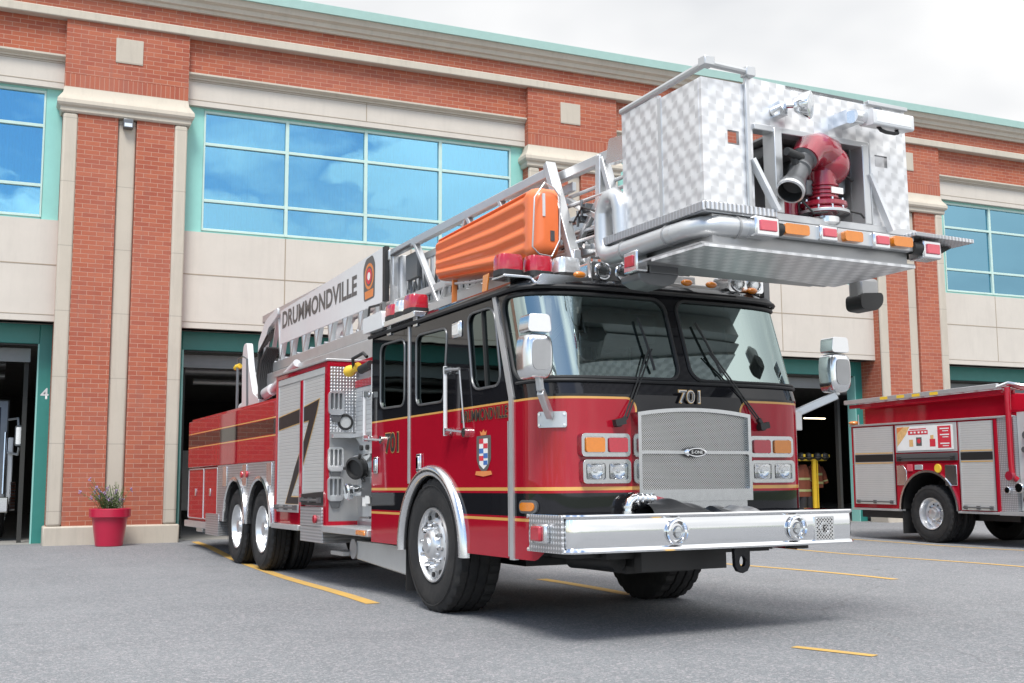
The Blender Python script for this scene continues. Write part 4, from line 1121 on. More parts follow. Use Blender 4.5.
# face of the body that looks forward: tread plate above, brushed plate below, edged red
g = G().box(.031,B0-.014,1.75,.40,B0+.018,2.51); tp('tread_plate', g, M['diaf'])
g = G().box(.031,B0-.012,.72,.40,B0+.018,1.748); tp('body_end_plate', g, M['alud'])
g = G().box(-.002,B0-.018,.66,.032,B0-.0,2.57); g.box(.032,B0-.018,2.512,.9,B0-.0,2.57); g.box(.032,B0-.018,.66,.9,B0,.72); obj('end_frame', g, M['red'], body)
for z in (2.08, 1.43, 1.09):
    g = G().prism(rrect(.105,z,.19,.28,.05), 'y', B0-.05, B0-.02, holes=[rrect(.105-.052,z+.02,.035,.19,.015), rrect(.105,z+.02,.035,.19,.015), rrect(.105+.052,z+.02,.035,.19,.015)])
    fs_ = tp('folding_step', g, M['white_alu'], bevel=.008)
    obj('step_back', G().box(.033,B0-.019,z-.10,.185,B0-.0155,z+.12), M['gun'], fs_)
    g = G().prism([(.04,z-.14),(.175,z-.14),(.15,z-.22),(.065,z-.22)], 'y', B0-.04, B0-.015); obj('step_lamp', g, M['gun'], fs_, bevel=.006)
g = G().lathe([(.085,0),(.095,.006),(.085,.02),(.07,.02),(.065,.0)], (.225,B0-.014,1.86), (0,-1,0), 28, closed=True); dl = tp('gauge_ring', g, M['blackm'])
obj('gauge_face', G().cyl((.225,B0-.013,1.86),(.225,B0-.02,1.86),.066), M['silver'], dl)
# louvred hose tray box hanging over the panel
g = G().box(.34,1.86,1.72,.45,3.26,2.26); tb = tp('hose_tray', g, M['lou'], bevel=.008)
g = G().prism([(3.2,1.70),(1.95,1.70),(2.45,1.48),(2.75,1.48)], 'x', .30, .42); obj('tray_bracket', g, M['silver'], tb)
g = G().box(.26,1.86,1.675,.40,3.2,1.718); g.box(.05,3.2,1.675,.40,B0-.018,1.718); obj('tray_lip', g, M['alu'], tb)
for q in ((.335,1.82,2.26,.42,3.27,2.345),(.335,1.82,2.47,.42,3.27,2.57)): obj('tray_frame', G().box(*q), M['red'], tb)
g = G().box(.04,1.84,1.62,.10,1.92,2.40); obj('tray_post', g, M['white'], tb, bevel=.008)
# running board
g = G().box(-.03,1.80,.60,.55,B0+.06,.675); rb_ = tp('running_board', g, M['alu'], bevel=.008)
obj('side_lamp', G().box(-.05,1.86,.61,-.028,2.12,.665), M['amber'], rb_, bevel=.012)
# intake, valves, caps, levers
g = G(); c0 = Vector((.33,2.72,1.37)); d = Vector((-.72,-.42,-.18)).normalized()
g.cyl((.5,2.82,1.41), c0, .095, .10); g.cyl(c0, c0+d*.2, .125, .135, n=28); iv = tp('intake_valve', g, M['chromes'])
g = G().lathe([(.118,.0),(.125,.03),(.125,.08),(.10,.09),(.09,.05),(.001,.05)], c0+d*.2, d, 28); obj('intake_cap', g, M['blackm'], iv)
g = G()
for k in range(3):
    a = 2*PI*k/3; u_ = d.cross(Vector((0,0,1))).normalized(); w_ = u_.cross(d); q = c0+d*.25+u_*.125*math.cos(a)+w_*.125*math.sin(a); g.cyl(q, q+(q-(c0+d*.25)).normalized()*.05, .018, n=8)
obj('cap_lug', g, M['blackm'], iv)
g = G().cyl((.38,3.02,1.08),(.20,3.02,1.06),.07); g.lathe([(.085,0),(.10,.02),(.10,.06),(.08,.075),(.001,.075)], (.22,3.02,1.06), (-1,0,-.1), 26); tp('discharge_cap', g, M['chrome'])
g = G().box(.20,2.35,1.0,.40,2.66,1.22); g.cyl((.3,2.5,.9),(.3,2.5,1.3),.07); g.cyl((.2,2.2,1.1),(.40,2.2,1.1),.06); g.cyl((.16,2.2,1.1),(.2,2.2,1.1),.075); g.box(.25,1.95,1.0,.40,2.1,1.25); tp('valve_body', g, M['gun'], bevel=.012)
g = G().cyl((.28,2.45,.72),(.28,2.45,.98),.02,n=10); g.cyl((.28,2.45,.78),(.18,2.45,.78),.012,n=8); g.bar((.18,2.30,.78),(.18,2.6,.78),.02,.02); tp('drain_valve', g, M['chromes'])
g = G().box(.20,2.40,.93,.215,2.52,1.02); g.box(.21,2.55,.90,.225,2.64,1.0); tp('instruction_tag', g, M['paper'])
for y in (2.1,2.3,2.7,2.9): tp('control_knob', G().cyl((.38,y,1.55),(.30,y,1.55),.015,n=8).cyl((.30,y,1.55),(.27,y,1.55),.03,n=12), M['blackm'])

# ------------------------------------------------------------------ ladder
LX0, LX1 = .70, 1.96
LD = tp('ladder', G().box(LX0,3.15,3.80,LX0+.09,9.0,3.93).box(LX1-.09,3.15,3.80,LX1,9.0,3.93).box(LX0,3.10,2.93,LX0+.10,8.8,3.08).box(LX1-.10,3.10,2.93,LX1,8.8,3.08), M['alu'], bevel=.012)
def lp(name, g, m, **k): return obj(name, g, m, LD, **k)
for X in (LX0+.045, LX1-.045):
    g = G(); y = 8.55; k = 0
    while y > 3.3:
        g.bar((X,y,3.06),(X,y-.42,3.84),.05,.06,up=(1,0,0)); g.bar((X,y-.42,3.84),(X,y-.62,3.06),.05,.06,up=(1,0,0)); y -= .62
    lp('truss_web', g, M['alu'])
g = G(); y = 8.6
while y > -2.0:
    g.cyl((LX0+.08,y,3.12),(LX1-.08,y,3.12),.022,n=8); y -= .34
lp('ladder_rung', g, M['alu'])
# fly section showing forward of the sign
g = G()
for X in (LX0+.02, LX1-.09):
    g.box(X,-.78,3.84,X+.07,3.25,3.93); g.box(X,-1.2,2.98,X+.07,3.2,3.10)
    for y0, y1 in ((2.42,1.75),(1.0,.3),(.25,-.3)): g.bar((X+.035,y0,3.86),(X+.035,y1,3.08),.05,.07,up=(1,0,0))
    for y0, y1 in ((1.7,1.05),): g.bar((X+.035,y0,3.08),(X+.035,y1,3.86),.04,.05,up=(1,0,0))
    g.bar((X+.035,-.72,3.97),(X+.035,-1.17,2.98),.075,.10,up=(1,0,0))
    g.box(X-.004,3.05,3.10,X+.074,3.15,3.86); g.box(X+.012,.9,3.22,X+.06,3.2,3.30)
lp('fly_section', g, M['alu'], bevel=.008)
g = G()
for X in (LX0+.14, LX1-.21):
    g.bar((X+.03,.2,3.88),(X+.03,-1.42,3.84),.07,.09); g.bar((X+.03,-1.42,3.85),(X+.03,-2.25,3.80),.06,.085)
    g.bar((X+.03,.2,3.13),(X+.03,-2.2,3.08),.06,.09)
    g.bar((X+.03,-1.43,3.87),(X+.03,-1.40,3.0),.075,.09,up=(1,0,0)); g.bar((X+.03,-1.46,3.84),(X+.03,-1.78,3.05),.06,.08,up=(1,0,0))
    g.bar((X+.03,-.85,3.62),(X+.03,-1.4,3.34),.05,.06,up=(1,0,0)); g.bar((X+.03,-.9,3.1),(X+.03,-1.38,3.5),.05,.05,up=(1,0,0))
    g.bar((X+.03,-2.0,3.80),(X+.03,-2.0,3.05),.06,.07,up=(1,0,0)); g.box(X-.01,-2.22,3.2,X+.05,-2.12,3.75)
lp('tip_section', g, M['alu'], bevel=.008)
g = G()
for z, dx in ((3.20,.10),(3.30,.16),(3.42,.22),(3.55,.13),(3.66,.20)): g.cyl((LX0+dx,-.7,z),(LX0+dx+.02,-2.2,z-.05),.018,n=8)
lp('rail_tube', g, M['alu'])
for y in (-1.0,-1.25,-1.62,-1.9): lp('cross_brace', G().bar((LX0+.12,y,3.14),(LX1-.12,y-.15,3.72),.04,.05), M['alu'])
for y, z, s_ in ((-1.22,3.46,.05),(-1.15,3.38,.035),(-1.95,3.62,.05),(-2.05,3.45,.04),(-1.55,3.22,.05)): lp('clamp_bracket', G().box(LX0+.10,y-s_,z-s_*.7,LX0+.18,y+s_,z+s_*.7).cyl((LX0+.09,y,z-.07),(LX0+.09,y,z+.07),.014,n=8), M['gun'], bevel=.006)
lp('hose_coupling', G().cyl((LX0+.12,-1.98,3.55),(LX0+.12,-2.14,3.53),.035), M['brass'])
lp('control_panel', G().prism(rpoly([(-1.72,3.70),(-2.20,3.66),(-2.22,3.84),(-1.78,3.90)],.03),'x',LX0+.02,LX0+.10), M['chromes'], bevel=.01)
lp('cable_loop', G().tube([(LX0+.08,-.9,3.42),(LX0+.08,-1.1,3.36),(LX0+.08,-1.25,3.46),(LX0+.08,-1.45,3.38),(LX0+.1,-1.7,3.30)],.01,6), M['blackm'])
g = G()
for k in range(5): g.tube([(LX0+.25+.05*k, 3.1, 3.25+.03*k),(LX0+.24+.05*k,1.2,3.20+.05*k),(LX0+.22+.05*k,-.8,3.22+.04*k),(LX0+.2+.05*k,-1.9,3.15+.06*k)], .014, 6)
lp('hydraulic_hose', g, M['blackm'])
# close-set bars and rails of the nested sections
for X in (LX0+.19, LX1-.23):
    g = G()
    g.box(X,-.9,3.70,X+.04,3.3,3.78); g.box(X,-.9,3.12,X+.04,3.3,3.20); g.box(X+.005,.9,3.40,X+.035,3.3,3.44)
    for k in range(26): g.box(X+.004,3.22-.155*k,3.19,X+.036,3.27-.155*k,3.71)
    lp('inner_section', g, M['alu'], bevel=.004)
lp('end_plate', G().box(LX0+.10,2.98,3.12,LX0+.17,3.12,3.84), M['white'], bevel=.01)
g = G(); pts = []
for k in range(40): pts.append((LX0+.18, 2.95-.9*(k/39), 3.42+.25*math.sin(k*.9)*(.6+.4*math.cos(k*.3))))
g.tube(pts, .016, 6); g.box(LX0+.05,2.55,3.1,LX0+.2,2.8,3.2); g.box(LX0+.1,2.5,3.5,LX0+.16,2.85,3.8); g.tube([(LX0+.02,3.1,3.85),(LX0+.02,2.5,3.86)],.02,6)
lp('cable_carrier', g, M['gun'])
g = G().cyl((1.2,3.2,3.45),(1.2,-1.9,3.3),.11); lp('waterway_pipe', g, M['alu'])
# sign board along the base section
g = G().prism([(7.78,3.31),(3.27,3.31),(3.27,3.975),(7.78,3.835)], 'x', LX0-.03, LX0-.004)
sg_ = lp('sign_board', g, M['white'], bevel=.004)
obj('board_end', G().box(LX0-.035,3.18,3.31,LX0+.02,3.265,3.975), M['blackm'], sg_)
# the capitals grow a little towards the front, as the board does
text('sign_lettering', 'DRUMMONDVILLE', M['inkg'], sg_, (LX0-.031,7.66,3.535), (0,-1,.0), (0,0,1), .27, 3.46, off=.03)
bx = LX0-.0315
def badge(poly, m, dx, name, par): return obj(name, G().prism(poly, 'x', bx-dx, bx-dx-.001), m, par, smooth=0)
oc = lambda r_, cz, sy=1.0, n=24: [(3.74+r_*sy*math.cos(2*PI*k/n), cz+r_*math.sin(2*PI*k/n)) for k in range(n)]
eb = badge(rpoly([(3.96,3.82),(3.86,3.93),(3.62,3.95),(3.53,3.83),(3.55,3.41),(3.93,3.40)], .05), M['inkg'], 0, 'department_badge', sg_)
badge(oc(.165,3.70), M['orangered'], .0015, 'badge_disc', eb); badge(oc(.125,3.70), M['inkg'], .003, 'badge_ring', eb)
badge(oc(.10,3.70), M['posterred'], .0045, 'badge_centre', eb); badge(oc(.05,3.70), M['paper'], .006, 'badge_boss', eb)
badge([(3.90,3.52),(3.58,3.53),(3.60,3.43),(3.88,3.425)], M['orangered'], .0015, 'badge_foot', eb)
# heel of the ladder, cylinders, turntable
g = G()
for X in (LX0-.02, LX1-.06):
    g = G().prism(rpoly([(8.30,2.93),(8.85,2.93),(9.2,3.2),(9.15,3.5),(8.75,3.80),(8.0,3.93),(8.0,3.80),(8.55,3.66),(8.8,3.40),(8.75,3.2),(8.5,3.07),(8.30,3.06)],.06), 'x', X, X+.08)
    lp('heel_plate', g, M['white'], bevel=.01)
g = G()
for X in (.50, 1.9): g.prism(rpoly([(8.35,2.25),(9.45,2.25),(9.5,3.2),(9.42,3.48),(9.2,3.50),(9.05,3.1),(8.75,2.62),(8.35,2.5)],.08), 'x', X, X+.10)
g.cyl((1.25,9.6,2.0),(1.25,9.6,2.35),.75,n=40); g.cyl((.55,9.55,2.95),(1.95,9.55,2.95),.09)
tp('turntable', g, M['white'], bevel=.01)
g = G().cyl((.60,9.75,2.45),(.60,7.9,2.62),.09); g.cyl((.60,7.95,2.615),(.60,6.6,2.9),.055); tp('lift_cylinder', g, M['white'])
g = G()
for k in range(7): g.tube([(.50+.03*k,8.3,2.5),(.50+.03*k,8.35,2.8),(.52+.03*k,8.3,3.1),(.58+.03*k,8.15,3.3)], .026, 6)
for k in range(6): g.tube([(.62+.03*k,8.9,2.4),(.62+.03*k,8.95,2.9),(.62+.03*k,8.85,3.3+.03*k),(.66+.03*k,8.45,3.55+.03*k)], .022, 6)
tp('hydraulic_hose', g, M['blackm'])
g = G().box(.62,3.35,2.62,.86,8.7,2.90); g.box(1.7,3.35,2.62,1.9,8.7,2.9); g.box(.62,3.2,2.60,1.9,3.5,2.86); tp('ladder_support', g, M['alu'], bevel=.012)
g = G().lathe([(.001,-.05),(.06,-.05),(.085,-.02),(.09,.02),(.06,.05),(.001,.06)], (.60,7.1,2.72), (-1,-.35,0), 24); wl_ = tp('work_lamp', g, M['chromes']); 
g = G().cyl((.18,8.45,2.25),(.18,8.45,3.05),.022,n=10); g.tube([(.18,8.45,3.02),(.18,8.42,3.12),(.2,8.2,3.15),(.24,8.1,3.1),(.26,8.1,2.27)],.016,6); tp('standpipe', g, M['gun'])
g = G().box(.05,B1+.05,2.27,.11,B3-.05,2.31); g.box(2.39,B1+.05,2.27,2.45,B3-.05,2.31); tp('body_rail', g, M['red'])
g = G().box(.62,4.5,2.601,1.9,6.2,2.615); tp('deck_plate', g, M['diat'])

# ------------------------------------------------------------------ roof lights
def beacon(x, y, m, rot=0, sz=(.24,.20,.13)):
    z = 2.80; a, b_, c_ = sz
    mtx = Matrix.Translation((x, y, z)) @ Matrix.Rotation(rot, 4, 'Z')
    g = G().prism(rrect(0,0,a,b_,.05), 'z', -.045, .0); g.v = [tuple(mtx @ Vector(p)) for p in g.v]
    bo = tp('beacon', g, M['blackm'], bevel=.006)
    pts = rrect(0,0,a,b_,.06); rings = [[(p[0]*f, p[1]*f, zz) for p in pts] for f, zz in ((.98,.001),(1.0,.03),(.97,c_-.03),(.88,c_))]
    g = G().loft(rings); g.v = [tuple(mtx @ Vector(p)) for p in g.v]
    obj('lens', g, M[m], bo, smooth=40)
    g = G().box(-a*.2,-b_*.2,.0,a*.2,b_*.2,c_*.7); 
    return bo
bs_ = (.22,.18,.125); beacon(-.05,-1.48,'redlens',0,bs_); beacon(.195,-1.52,'redlens',0,bs_); beacon(.435,-1.55,'clear',0,bs_)
beacon(.02,.62,'redlens',PI/2); beacon(.02,.88,'clear',PI/2,(.20,.2,.11)); beacon(.02,1.14,'redlens',PI/2,(.24,.18,.11))
g = G().box(-.14,-1.58,2.735,.54,-1.36,2.757); tp('beacon_shelf', g, M['chromes'], bevel=.006)
g = G().prism(rpoly([(.06,2.66),(.58,2.70),(.56,2.75),(.10,2.75)],.02), 'y', -1.74,-1.55); tp('roof_cowl', g, M['chromes'], bevel=.01)
g = G().box(-.07,.45,2.70,.1,1.35,2.757); g.box(-.02,.5,2.62,.0,.6,2.72); g.box(-.02,1.2,2.62,.0,1.3,2.72); tp('beacon_shelf', g, M['chromes'], bevel=.006)
g = G().prism(rpoly([(1.26,2.70),(1.85,2.70),(1.85,2.86),(1.30,2.88)],.03), 'x', -.08, .25); sl2 = tp('side_light_bar', g, M['white'], bevel=.015)
obj('bar_handle', G().tube([(-.06,1.35,2.87),(-.06,1.37,2.95),(-.06,1.70,2.97),(-.06,1.73,2.87)],.013,6), M['blackm'], sl2)
for x, y in ((.45,-1.74),(1.44,-1.80),(1.69,-1.80),(2.2,-1.7)):
    g = G().ell((x,y+.0,2.765), .055,.035,.028); tp('clearance_lamp', g, M['amber'])
for xa, xb in ((.60,1.03),(1.98,2.36)):
    g = G().prism(rrect((xa+xb)/2,2.83,xb-xa,.15,.03), 'y', -1.66,-1.45)
    md_ = tp('warning_light', g, M['chromes'], bevel=.012)
    for k in range(2):
        cx_ = xa+(xb-xa)*(.27+.46*k)
        g = G().lathe([(.068,0),(.072,-.012),(.062,-.015),(.04,.02),(.001,.035)], (cx_,-1.662,2.83), (0,1,0), 24); obj('reflector', g, M['chrome'], md_)
        obj('lens', G().ell((cx_,-1.668,2.83), .06,.012,.06), M['wglass2'], md_)
g = G().box(1.1,-1.6,2.74,1.95,-1.3,2.80); g.box(1.2,-1.2,2.74,1.4,-.8,2.95); tp('roof_equipment', g, M['alud'], bevel=.01)
g = G().box(2.40,-1.62,2.70,2.46,-1.56,3.02); g.box(2.33,-1.58,2.75,2.38,-1.54,2.98); tp('antenna_mount', g, M['gun'])
g = G().bar((.56,-1.70,2.92),(.64,-1.62,2.66),.02,.06); tp('basket_rest', g, M['alu'])
g = G().box(.75,-1.3,2.76,1.9,-.9,2.93); g.box(.72,-.6,2.76,.9,1.2,2.93); tp('ladder_cradle', g, M['alud'], bevel=.01)

# ------------------------------------------------------------------ platform basket
PX0, PX1, PY0, PY1, PZ0, PZ1 = .55, 2.46, -3.25, -2.24, 3.0, 3.905
BK = tp('platform_basket', G().box(PX0-.03,PY0-.03,2.945,PX1+.03,-1.95,3.0), M['alu'], bevel=.006)
def bp_(name, g, m, **k): return obj(name, g, m, BK, **k)
g = G().box(PX0,-2.735,PZ0,PX0+.03,PY1,PZ1+.03); g.box(PX0,PY0+.031,PZ0,PX0+.03,-2.765,PZ1); bp_('side_panel', g, M['swl'], bevel=.004)
g = G().box(PX0-.006,-2.77,PZ0,PX0+.03,-2.73,PZ1); bp_('panel_seam', g, M['alu'])
g = G().box(PX1-.03,PY0+.031,PZ0,PX1,PY1,PZ1); bp_('side_panel', g, M['swl'], bevel=.004)
outer = [(PX0,PZ0),(PX1,PZ0),(PX1,3.925),(.95,3.965),(.93,PZ1),(PX0,PZ1)]
hole_c = [(.985,3.0+.0),(2.055,3.0),(2.055,3.615),(.985,3.63)]
hole_c = [(p[0], p[1]+(.002 if p[1] < 3.01 else 0)) for p in hole_c]
g = G().prism(outer, 'y', PY0, PY0+.03, holes=[hole_c, [(.765,3.455),(.865,3.455),(.865,3.555),(.765,3.555)], [(2.135,3.46),(2.26,3.46),(2.26,3.55),(2.135,3.55)]])
bp_('front_panel', g, M['swf'])
g = G()
for x0, x1, z0, z1 in ((.765,.865,3.455,3.555),(2.135,2.26,3.46,3.55)): g.box(x0-.01,PY0+.028,z0-.01,x0+.02,PY0+.12,z1+.01); g.box(x0,PY0+.1,z0,x1,PY0+.104,z0+.03)
bp_('peep_frame', g, M['gun'])
g = G().box(PX0+.03,PY1,PZ0,PX0+.18,PY1+.03,PZ1-.1); g.box(1.9,PY1,PZ0,PX1,PY1+.03,PZ1-.1); g.box(PX0+.18,PY1,PZ0,1.9,PY1+.03,3.12); bp_('rear_panel', g, M['swf'])
for q in ((.915,PY0-.028,PZ0,.945,PY0-.002,3.985),(2.06,PY0-.022,PZ0,2.075,PY0-.002,3.62)): bp_('hinge_post', G().box(*q), M['alu'], bevel=.004)
g = G()
for q in ((.955,3.36,1.135,3.0),(2.045,3.38,2.21,2.96)): bp_('front_brace', G().bar((q[0],PY0-.02,q[1]),(q[2],PY0-.06,q[3]),.03,.055,up=(0,1,0)), M['white'])
g = G(); #,(1.135,3.0),(.955,3.0)], 'y', PY0+.06, PY0+.075); g.prism([(2.075,3.36),(2.2,2.98),(2.075,2.98)], 'y', PY0-.035, PY0-.02); bp_('gusset', g, M['alud'])
g = G(); g.box(1.155,PY0-.03,3.0,1.225,PY0+.1,3.62); g.box(.985,PY0-.02,3.585,2.06,PY0+.08,3.63); g.box(1.985,PY0-.03,3.0,2.05,PY0+.1,3.6); bp_('opening_frame', g, M['alu'], bevel=.006)
# alcove behind the water cannon
g = G(); g.box(1.22,PY0+.62,3.0,1.99,PY0+.64,3.66); g.box(1.98,PY0+.1,3.0,1.995,PY0+.63,3.6); g.box(1.22,PY0+.1,3.60,1.99,PY0+.63,3.615); bp_('alcove', g, M['alud'])
g = G().box(1.62,PY0+.18,3.40,1.92,PY0+.5,3.58); g.box(1.3,PY0+.2,3.50,1.55,PY0+.6,3.585); g.box(1.85,PY0+.1,3.25,1.93,PY0+.3,3.38); bp_('control_box', g, M['gun'], bevel=.01)
g = G().box(1.02,PY0+.35,3.1,1.14,PY0+.45,3.6); g.cyl((1.05,PY0+.3,3.45),(1.13,PY0+.3,3.47),.03); bp_('inner_post', g, M['alud'])
# top rails
g = G().tube([(PX0-.0,PY1-.0,3.955),(PX0+.01,PY0-.07,3.985)], .026, 10); g.tube([(PX0+.01,PY0-.05,3.985),(.94,PY0-.03,3.985)], .024, 10)
g.box(PX0-.035,PY0-.10,3.955,PX0+.05,PY0-.02,4.02); g.box(.90,PY0-.065,3.95,.98,PY0+.01,4.02)
bp_('top_rail', g, M['alu'], bevel=.006); bp_('corner_cap', G().box(2.07,PY0-.03,3.925,PX1+.01,PY0+.22,3.955), M['alu'], bevel=.004)
g = G().box(1.3,PY0-.0,3.93,2.05,PY0+.02,3.955); bp_('top_bead', g, M['gun'])
# deck edge, floor, pipes
g = G()
g.box(PX0-.05,PY0-.06,2.955,.0+1.13,PY0-.032,3.012); g.box(PX0-.062,PY0-.06,2.945,PX0-.032,-1.93,3.006); bp_('deck_edge', g, M['diat'], bevel=.004)
g = G().prism([(.50,-3.30),(2.44,-3.30),(2.46,-2.42),(.48,-2.70)], 'z', 2.70, 2.72); bp_('floor_pan', g, M['swt'])
g = G().box(.49,-3.28,2.72,2.46,-2.3,2.735); g.box(.60,-3.26,2.735,2.40,-2.2,2.94); bp_('deck_frame', g, M['alud'])
g = G(); r_ = .072
g.tube([(.53,-1.98,3.2),(.53,-1.98,3.0),(.53,-1.995,2.93),(.53,-2.04,2.88),(.53,-2.12,2.86),(.53,-2.5,2.86),(.53,-2.95,2.86)], r_, 14)
g.tube([(.53,-2.9,2.86),(.535,-3.08,2.86),(.57,-3.19,2.86),(.65,-3.255,2.86),(.78,-3.265,2.86),(1.0,-3.265,2.86)], r_, 14)
g.tube([(.53,-1.98,3.15),(.53,-1.985,3.22),(.53,-2.02,3.28),(.53,-2.08,3.315),(.535,-2.14,3.32),(.54,-2.19,3.28),(.545,-2.21,3.2),(.55,-2.215,3.0)], r_*.95, 14)
bp_('waterway_pipe', g, M['alu'], smooth=60)
g = G()
for q in ((.53,-2.86,2.86),(.53,-2.30,2.86)): g.cyl(q, (q[0],q[1]-.012,q[2]), .08)
g.cyl((.78,-3.265,2.86),(.795,-3.265,2.86),.08); bp_('pipe_weld', g, M['alud'])
# light bar under the front edge
g = G().box(1.10,-3.34,2.815,2.40,-3.28,2.925); lbar = bp_('light_bar', g, M['alu'], bevel=.006)
def sq_light(x0, x1, z0, z1, y, dep=.10):
    g = G().prism([(x0,z0),(x1,z0),(x1,z1),(x0,z1)], 'y', y, y+dep); s_ = bp_('perimeter_light', g, M['chromes'], bevel=.012)
    obj('lens', G().box(x0+(x1-x0)*.17,y-.012,z0+(z1-z0)*.24,x1-(x1-x0)*.14,y+.01,z1-(z1-z0)*.20), M['pinklens'], s_, bevel=.006)
sq_light(.86,1.07,2.79,2.925,-3.40,.16); sq_light(1.46,1.63,2.815,2.925,-3.37,.05); sq_light(1.965,2.135,2.805,2.92,-3.37,.05); sq_light(2.47,2.66,2.775,2.91,-3.36,.15)
for x0, x1, z in ((1.13,1.35,2.865),(1.68,1.85,2.865),(2.15,2.34,2.87)):
    g = G().prism(rrect((x0+x1)/2,z,x1-x0,.075,.02), 'y', -3.385,-3.34); bp_('amber_lamp', g, M['amber'], bevel=.012)
bp_('light_joint', G().cyl((1.07,-3.34,2.86),(1.13,-3.34,2.86),.045), M['blackm']); bp_('light_joint', G().cyl((2.38,-3.32,2.85),(2.47,-3.32,2.85),.05), M['blackm'])
g = G(); 
for x in (.72,1.35,1.9,2.3): g.box(x-.05,-3.25,2.735,x+.05,-3.15,2.80)
g.cyl((.6,-3.1,2.75),(2.4,-3.1,2.75),.03); bp_('underdeck_gear', g, M['blackm'])
g = G().prism([(2.36,-3.40),(2.99,-3.38),(2.99,-3.02),(2.36,-3.05)], 'z', 2.925, 2.955); fs2 = bp_('folding_step', g, M['diat'], bevel=.004)
g = G().prism([(2.5,2.92),(2.95,2.92),(2.7,2.80),(2.5,2.80)], 'y', -3.2,-3.15); obj('step_arm', g, M['blackm'], fs2)
# lights hung below the deck
g = G().box(.46,-2.54,2.66,.56,-2.36,2.82); u1 = bp_('underdeck_light', g, M['chromes'], bevel=.012)
obj('lens', G().box(.448,-2.50,2.70,.462,-2.39,2.785), M['redlens'], u1, bevel=.006)
g = G().prism([(.50,2.66),(.86,2.66),(.82,2.60),(.74,2.565),(.58,2.575),(.51,2.61)], 'y', -2.50,-2.25); g.box(.60,-2.50,2.66,.86,-2.25,2.80); obj('light_housing', g, M['gun'], u1, bevel=.01)
g = G().prism([(2.70,2.55),(2.90,2.55),(2.92,2.59),(2.92,2.80),(2.70,2.80)], 'y', -2.46,-2.32); u2 = bp_('loudspeaker', g, M['alud'], bevel=.03)
obj('speaker_back', G().prism(rpoly([(2.69,2.53),(2.86,2.52),(2.94,2.59),(2.94,2.68),(2.69,2.66)],.05), 'y', -2.48,-2.30), M['blackm'], u2, bevel=.01)
# spot and flood lamps on the front
c = Vector((1.32,PY0-.16,3.765)); d = Vector((.55,-.75,-.12)).normalized()
g = G().lathe([(.001,-.07),(.05,-.06),(.085,-.01),(.10,.045),(.096,.05)], c, d, 28); sp2 = bp_('spot_lamp', g, M['chrome'])
obj('lens', G().lathe([(.096,.048),(.06,.062),(.001,.07)], c, d, 28), M['clear'], sp2)
g = G().cyl((1.18,PY0,3.74),(1.20,PY0-.10,3.75),.035); g.box(1.17,PY0-.08,3.70,1.24,PY0,3.80); g.cyl((1.21,PY0-.1,3.76),c,.018,n=8); obj('lamp_bracket', g, M['chromes'], sp2)
g = G().prism(rpoly([(0,0),(.14,.02),(.16,.09),(.10,.13),(0,.12)],.02), 'x', 1.88, 2.28)
rot = Matrix.Translation((0,PY0-.20,3.70)) @ Matrix.Rotation(R(0),4,'Z')
g.v = [(p[0], PY0-.26+p[1]*1.0, 3.675+p[2]) for p in g.v]
fl2 = bp_('flood_lamp', g, M['white'], bevel=.02)
g = G().box(1.91,PY0-.262,3.70,2.25,PY0-.255,3.78); obj('flood_glass', g, M['clear'], fl2)
g = G().tube([(1.98,PY0-.2,3.69),(1.99,PY0-.22,3.655),(2.03,PY0-.225,3.645),(2.11,PY0-.225,3.645),(2.15,PY0-.22,3.655),(2.16,PY0-.2,3.69)],.014,8); obj('lamp_handle', g, M['blackm'], fl2)
g = G().box(1.74,PY0-.14,3.70,1.84,PY0,3.80); g.cyl((1.78,PY0-.16,3.75),(1.92,PY0-.16,3.75),.05); obj('lamp_knob', G().cyl((2.06,PY0-.12,3.79),(2.06,PY0-.12,3.86),.035), M['gun'], fl2); obj('lamp_mount', g, M['chromes'], fl2)
# water cannon
mx_, my_ = 1.66, PY0+.06
g = G().lathe([(.001,.0),(.10,.0),(.12,.02),(.12,.06),(.08,.08),(.07,.12)], (mx_,my_,2.96), (0,0,1), 28); bp_('cannon_base', g, M['chromes'])
g = G().lathe([(.19,.0),(.19,.022),(.0015,.022)], (mx_,my_,3.045), (0,0,1), 32); bp_('cannon_flange', g, M['alu'], bevel=.004)
g = G().lathe([(.155,0),(.175,.012),(.175,.04),(.15,.05),(.115,.055),(.105,.07)], (mx_,my_,3.09), (0,0,1), 32)
g.lathe([(.165,.0),(.165,.02),(.12,.02)], (mx_,my_,3.065), (0,0,1), 32)
for z in (.17,.20,.23,.26): g.lathe([(.105,z-.012),(.118,z-.006),(.118,z+.006),(.105,z+.012)], (mx_,my_,3.0), (0,0,1), 28)
g.cyl((mx_,my_,3.06),(mx_,my_,3.36),.105,n=28)
bc = Vector((mx_+.06, my_, 3.43))
arc_ = [Vector((mx_+.0,my_,3.30)), Vector((mx_+.03,my_,3.38)), bc+Vector((.02,0,.02)), bc+Vector((-.04,-.02,.075)), bc+Vector((-.15,-.06,.085)), bc+Vector((-.25,-.09,.055)), bc+Vector((-.315,-.11,-.02))]
g.tube(arc_, [.10,.115,.135,.135,.125,.115,.105], 20)
pts = arc_
wc = bp_('water_cannon', g, M['canred'], smooth=50)
g = G().ell(bc+Vector((.015,0,0)), .155,.15,.155, 24, 16); obj('swivel_ball', g, M['canred'], wc, smooth=60)
g = G()
for k in range(10):
    a = 2*PI*k/10; g.cyl((mx_+.155*math.cos(a),my_+.155*math.sin(a),3.07),(mx_+.155*math.cos(a),my_+.155*math.sin(a),3.15),.012,n=8)
obj('flange_bolt', g, M['chromes'], wc)
ne = pts[-1]; nd = Vector((-.60,-.26,-.74)).normalized()
kz = .86
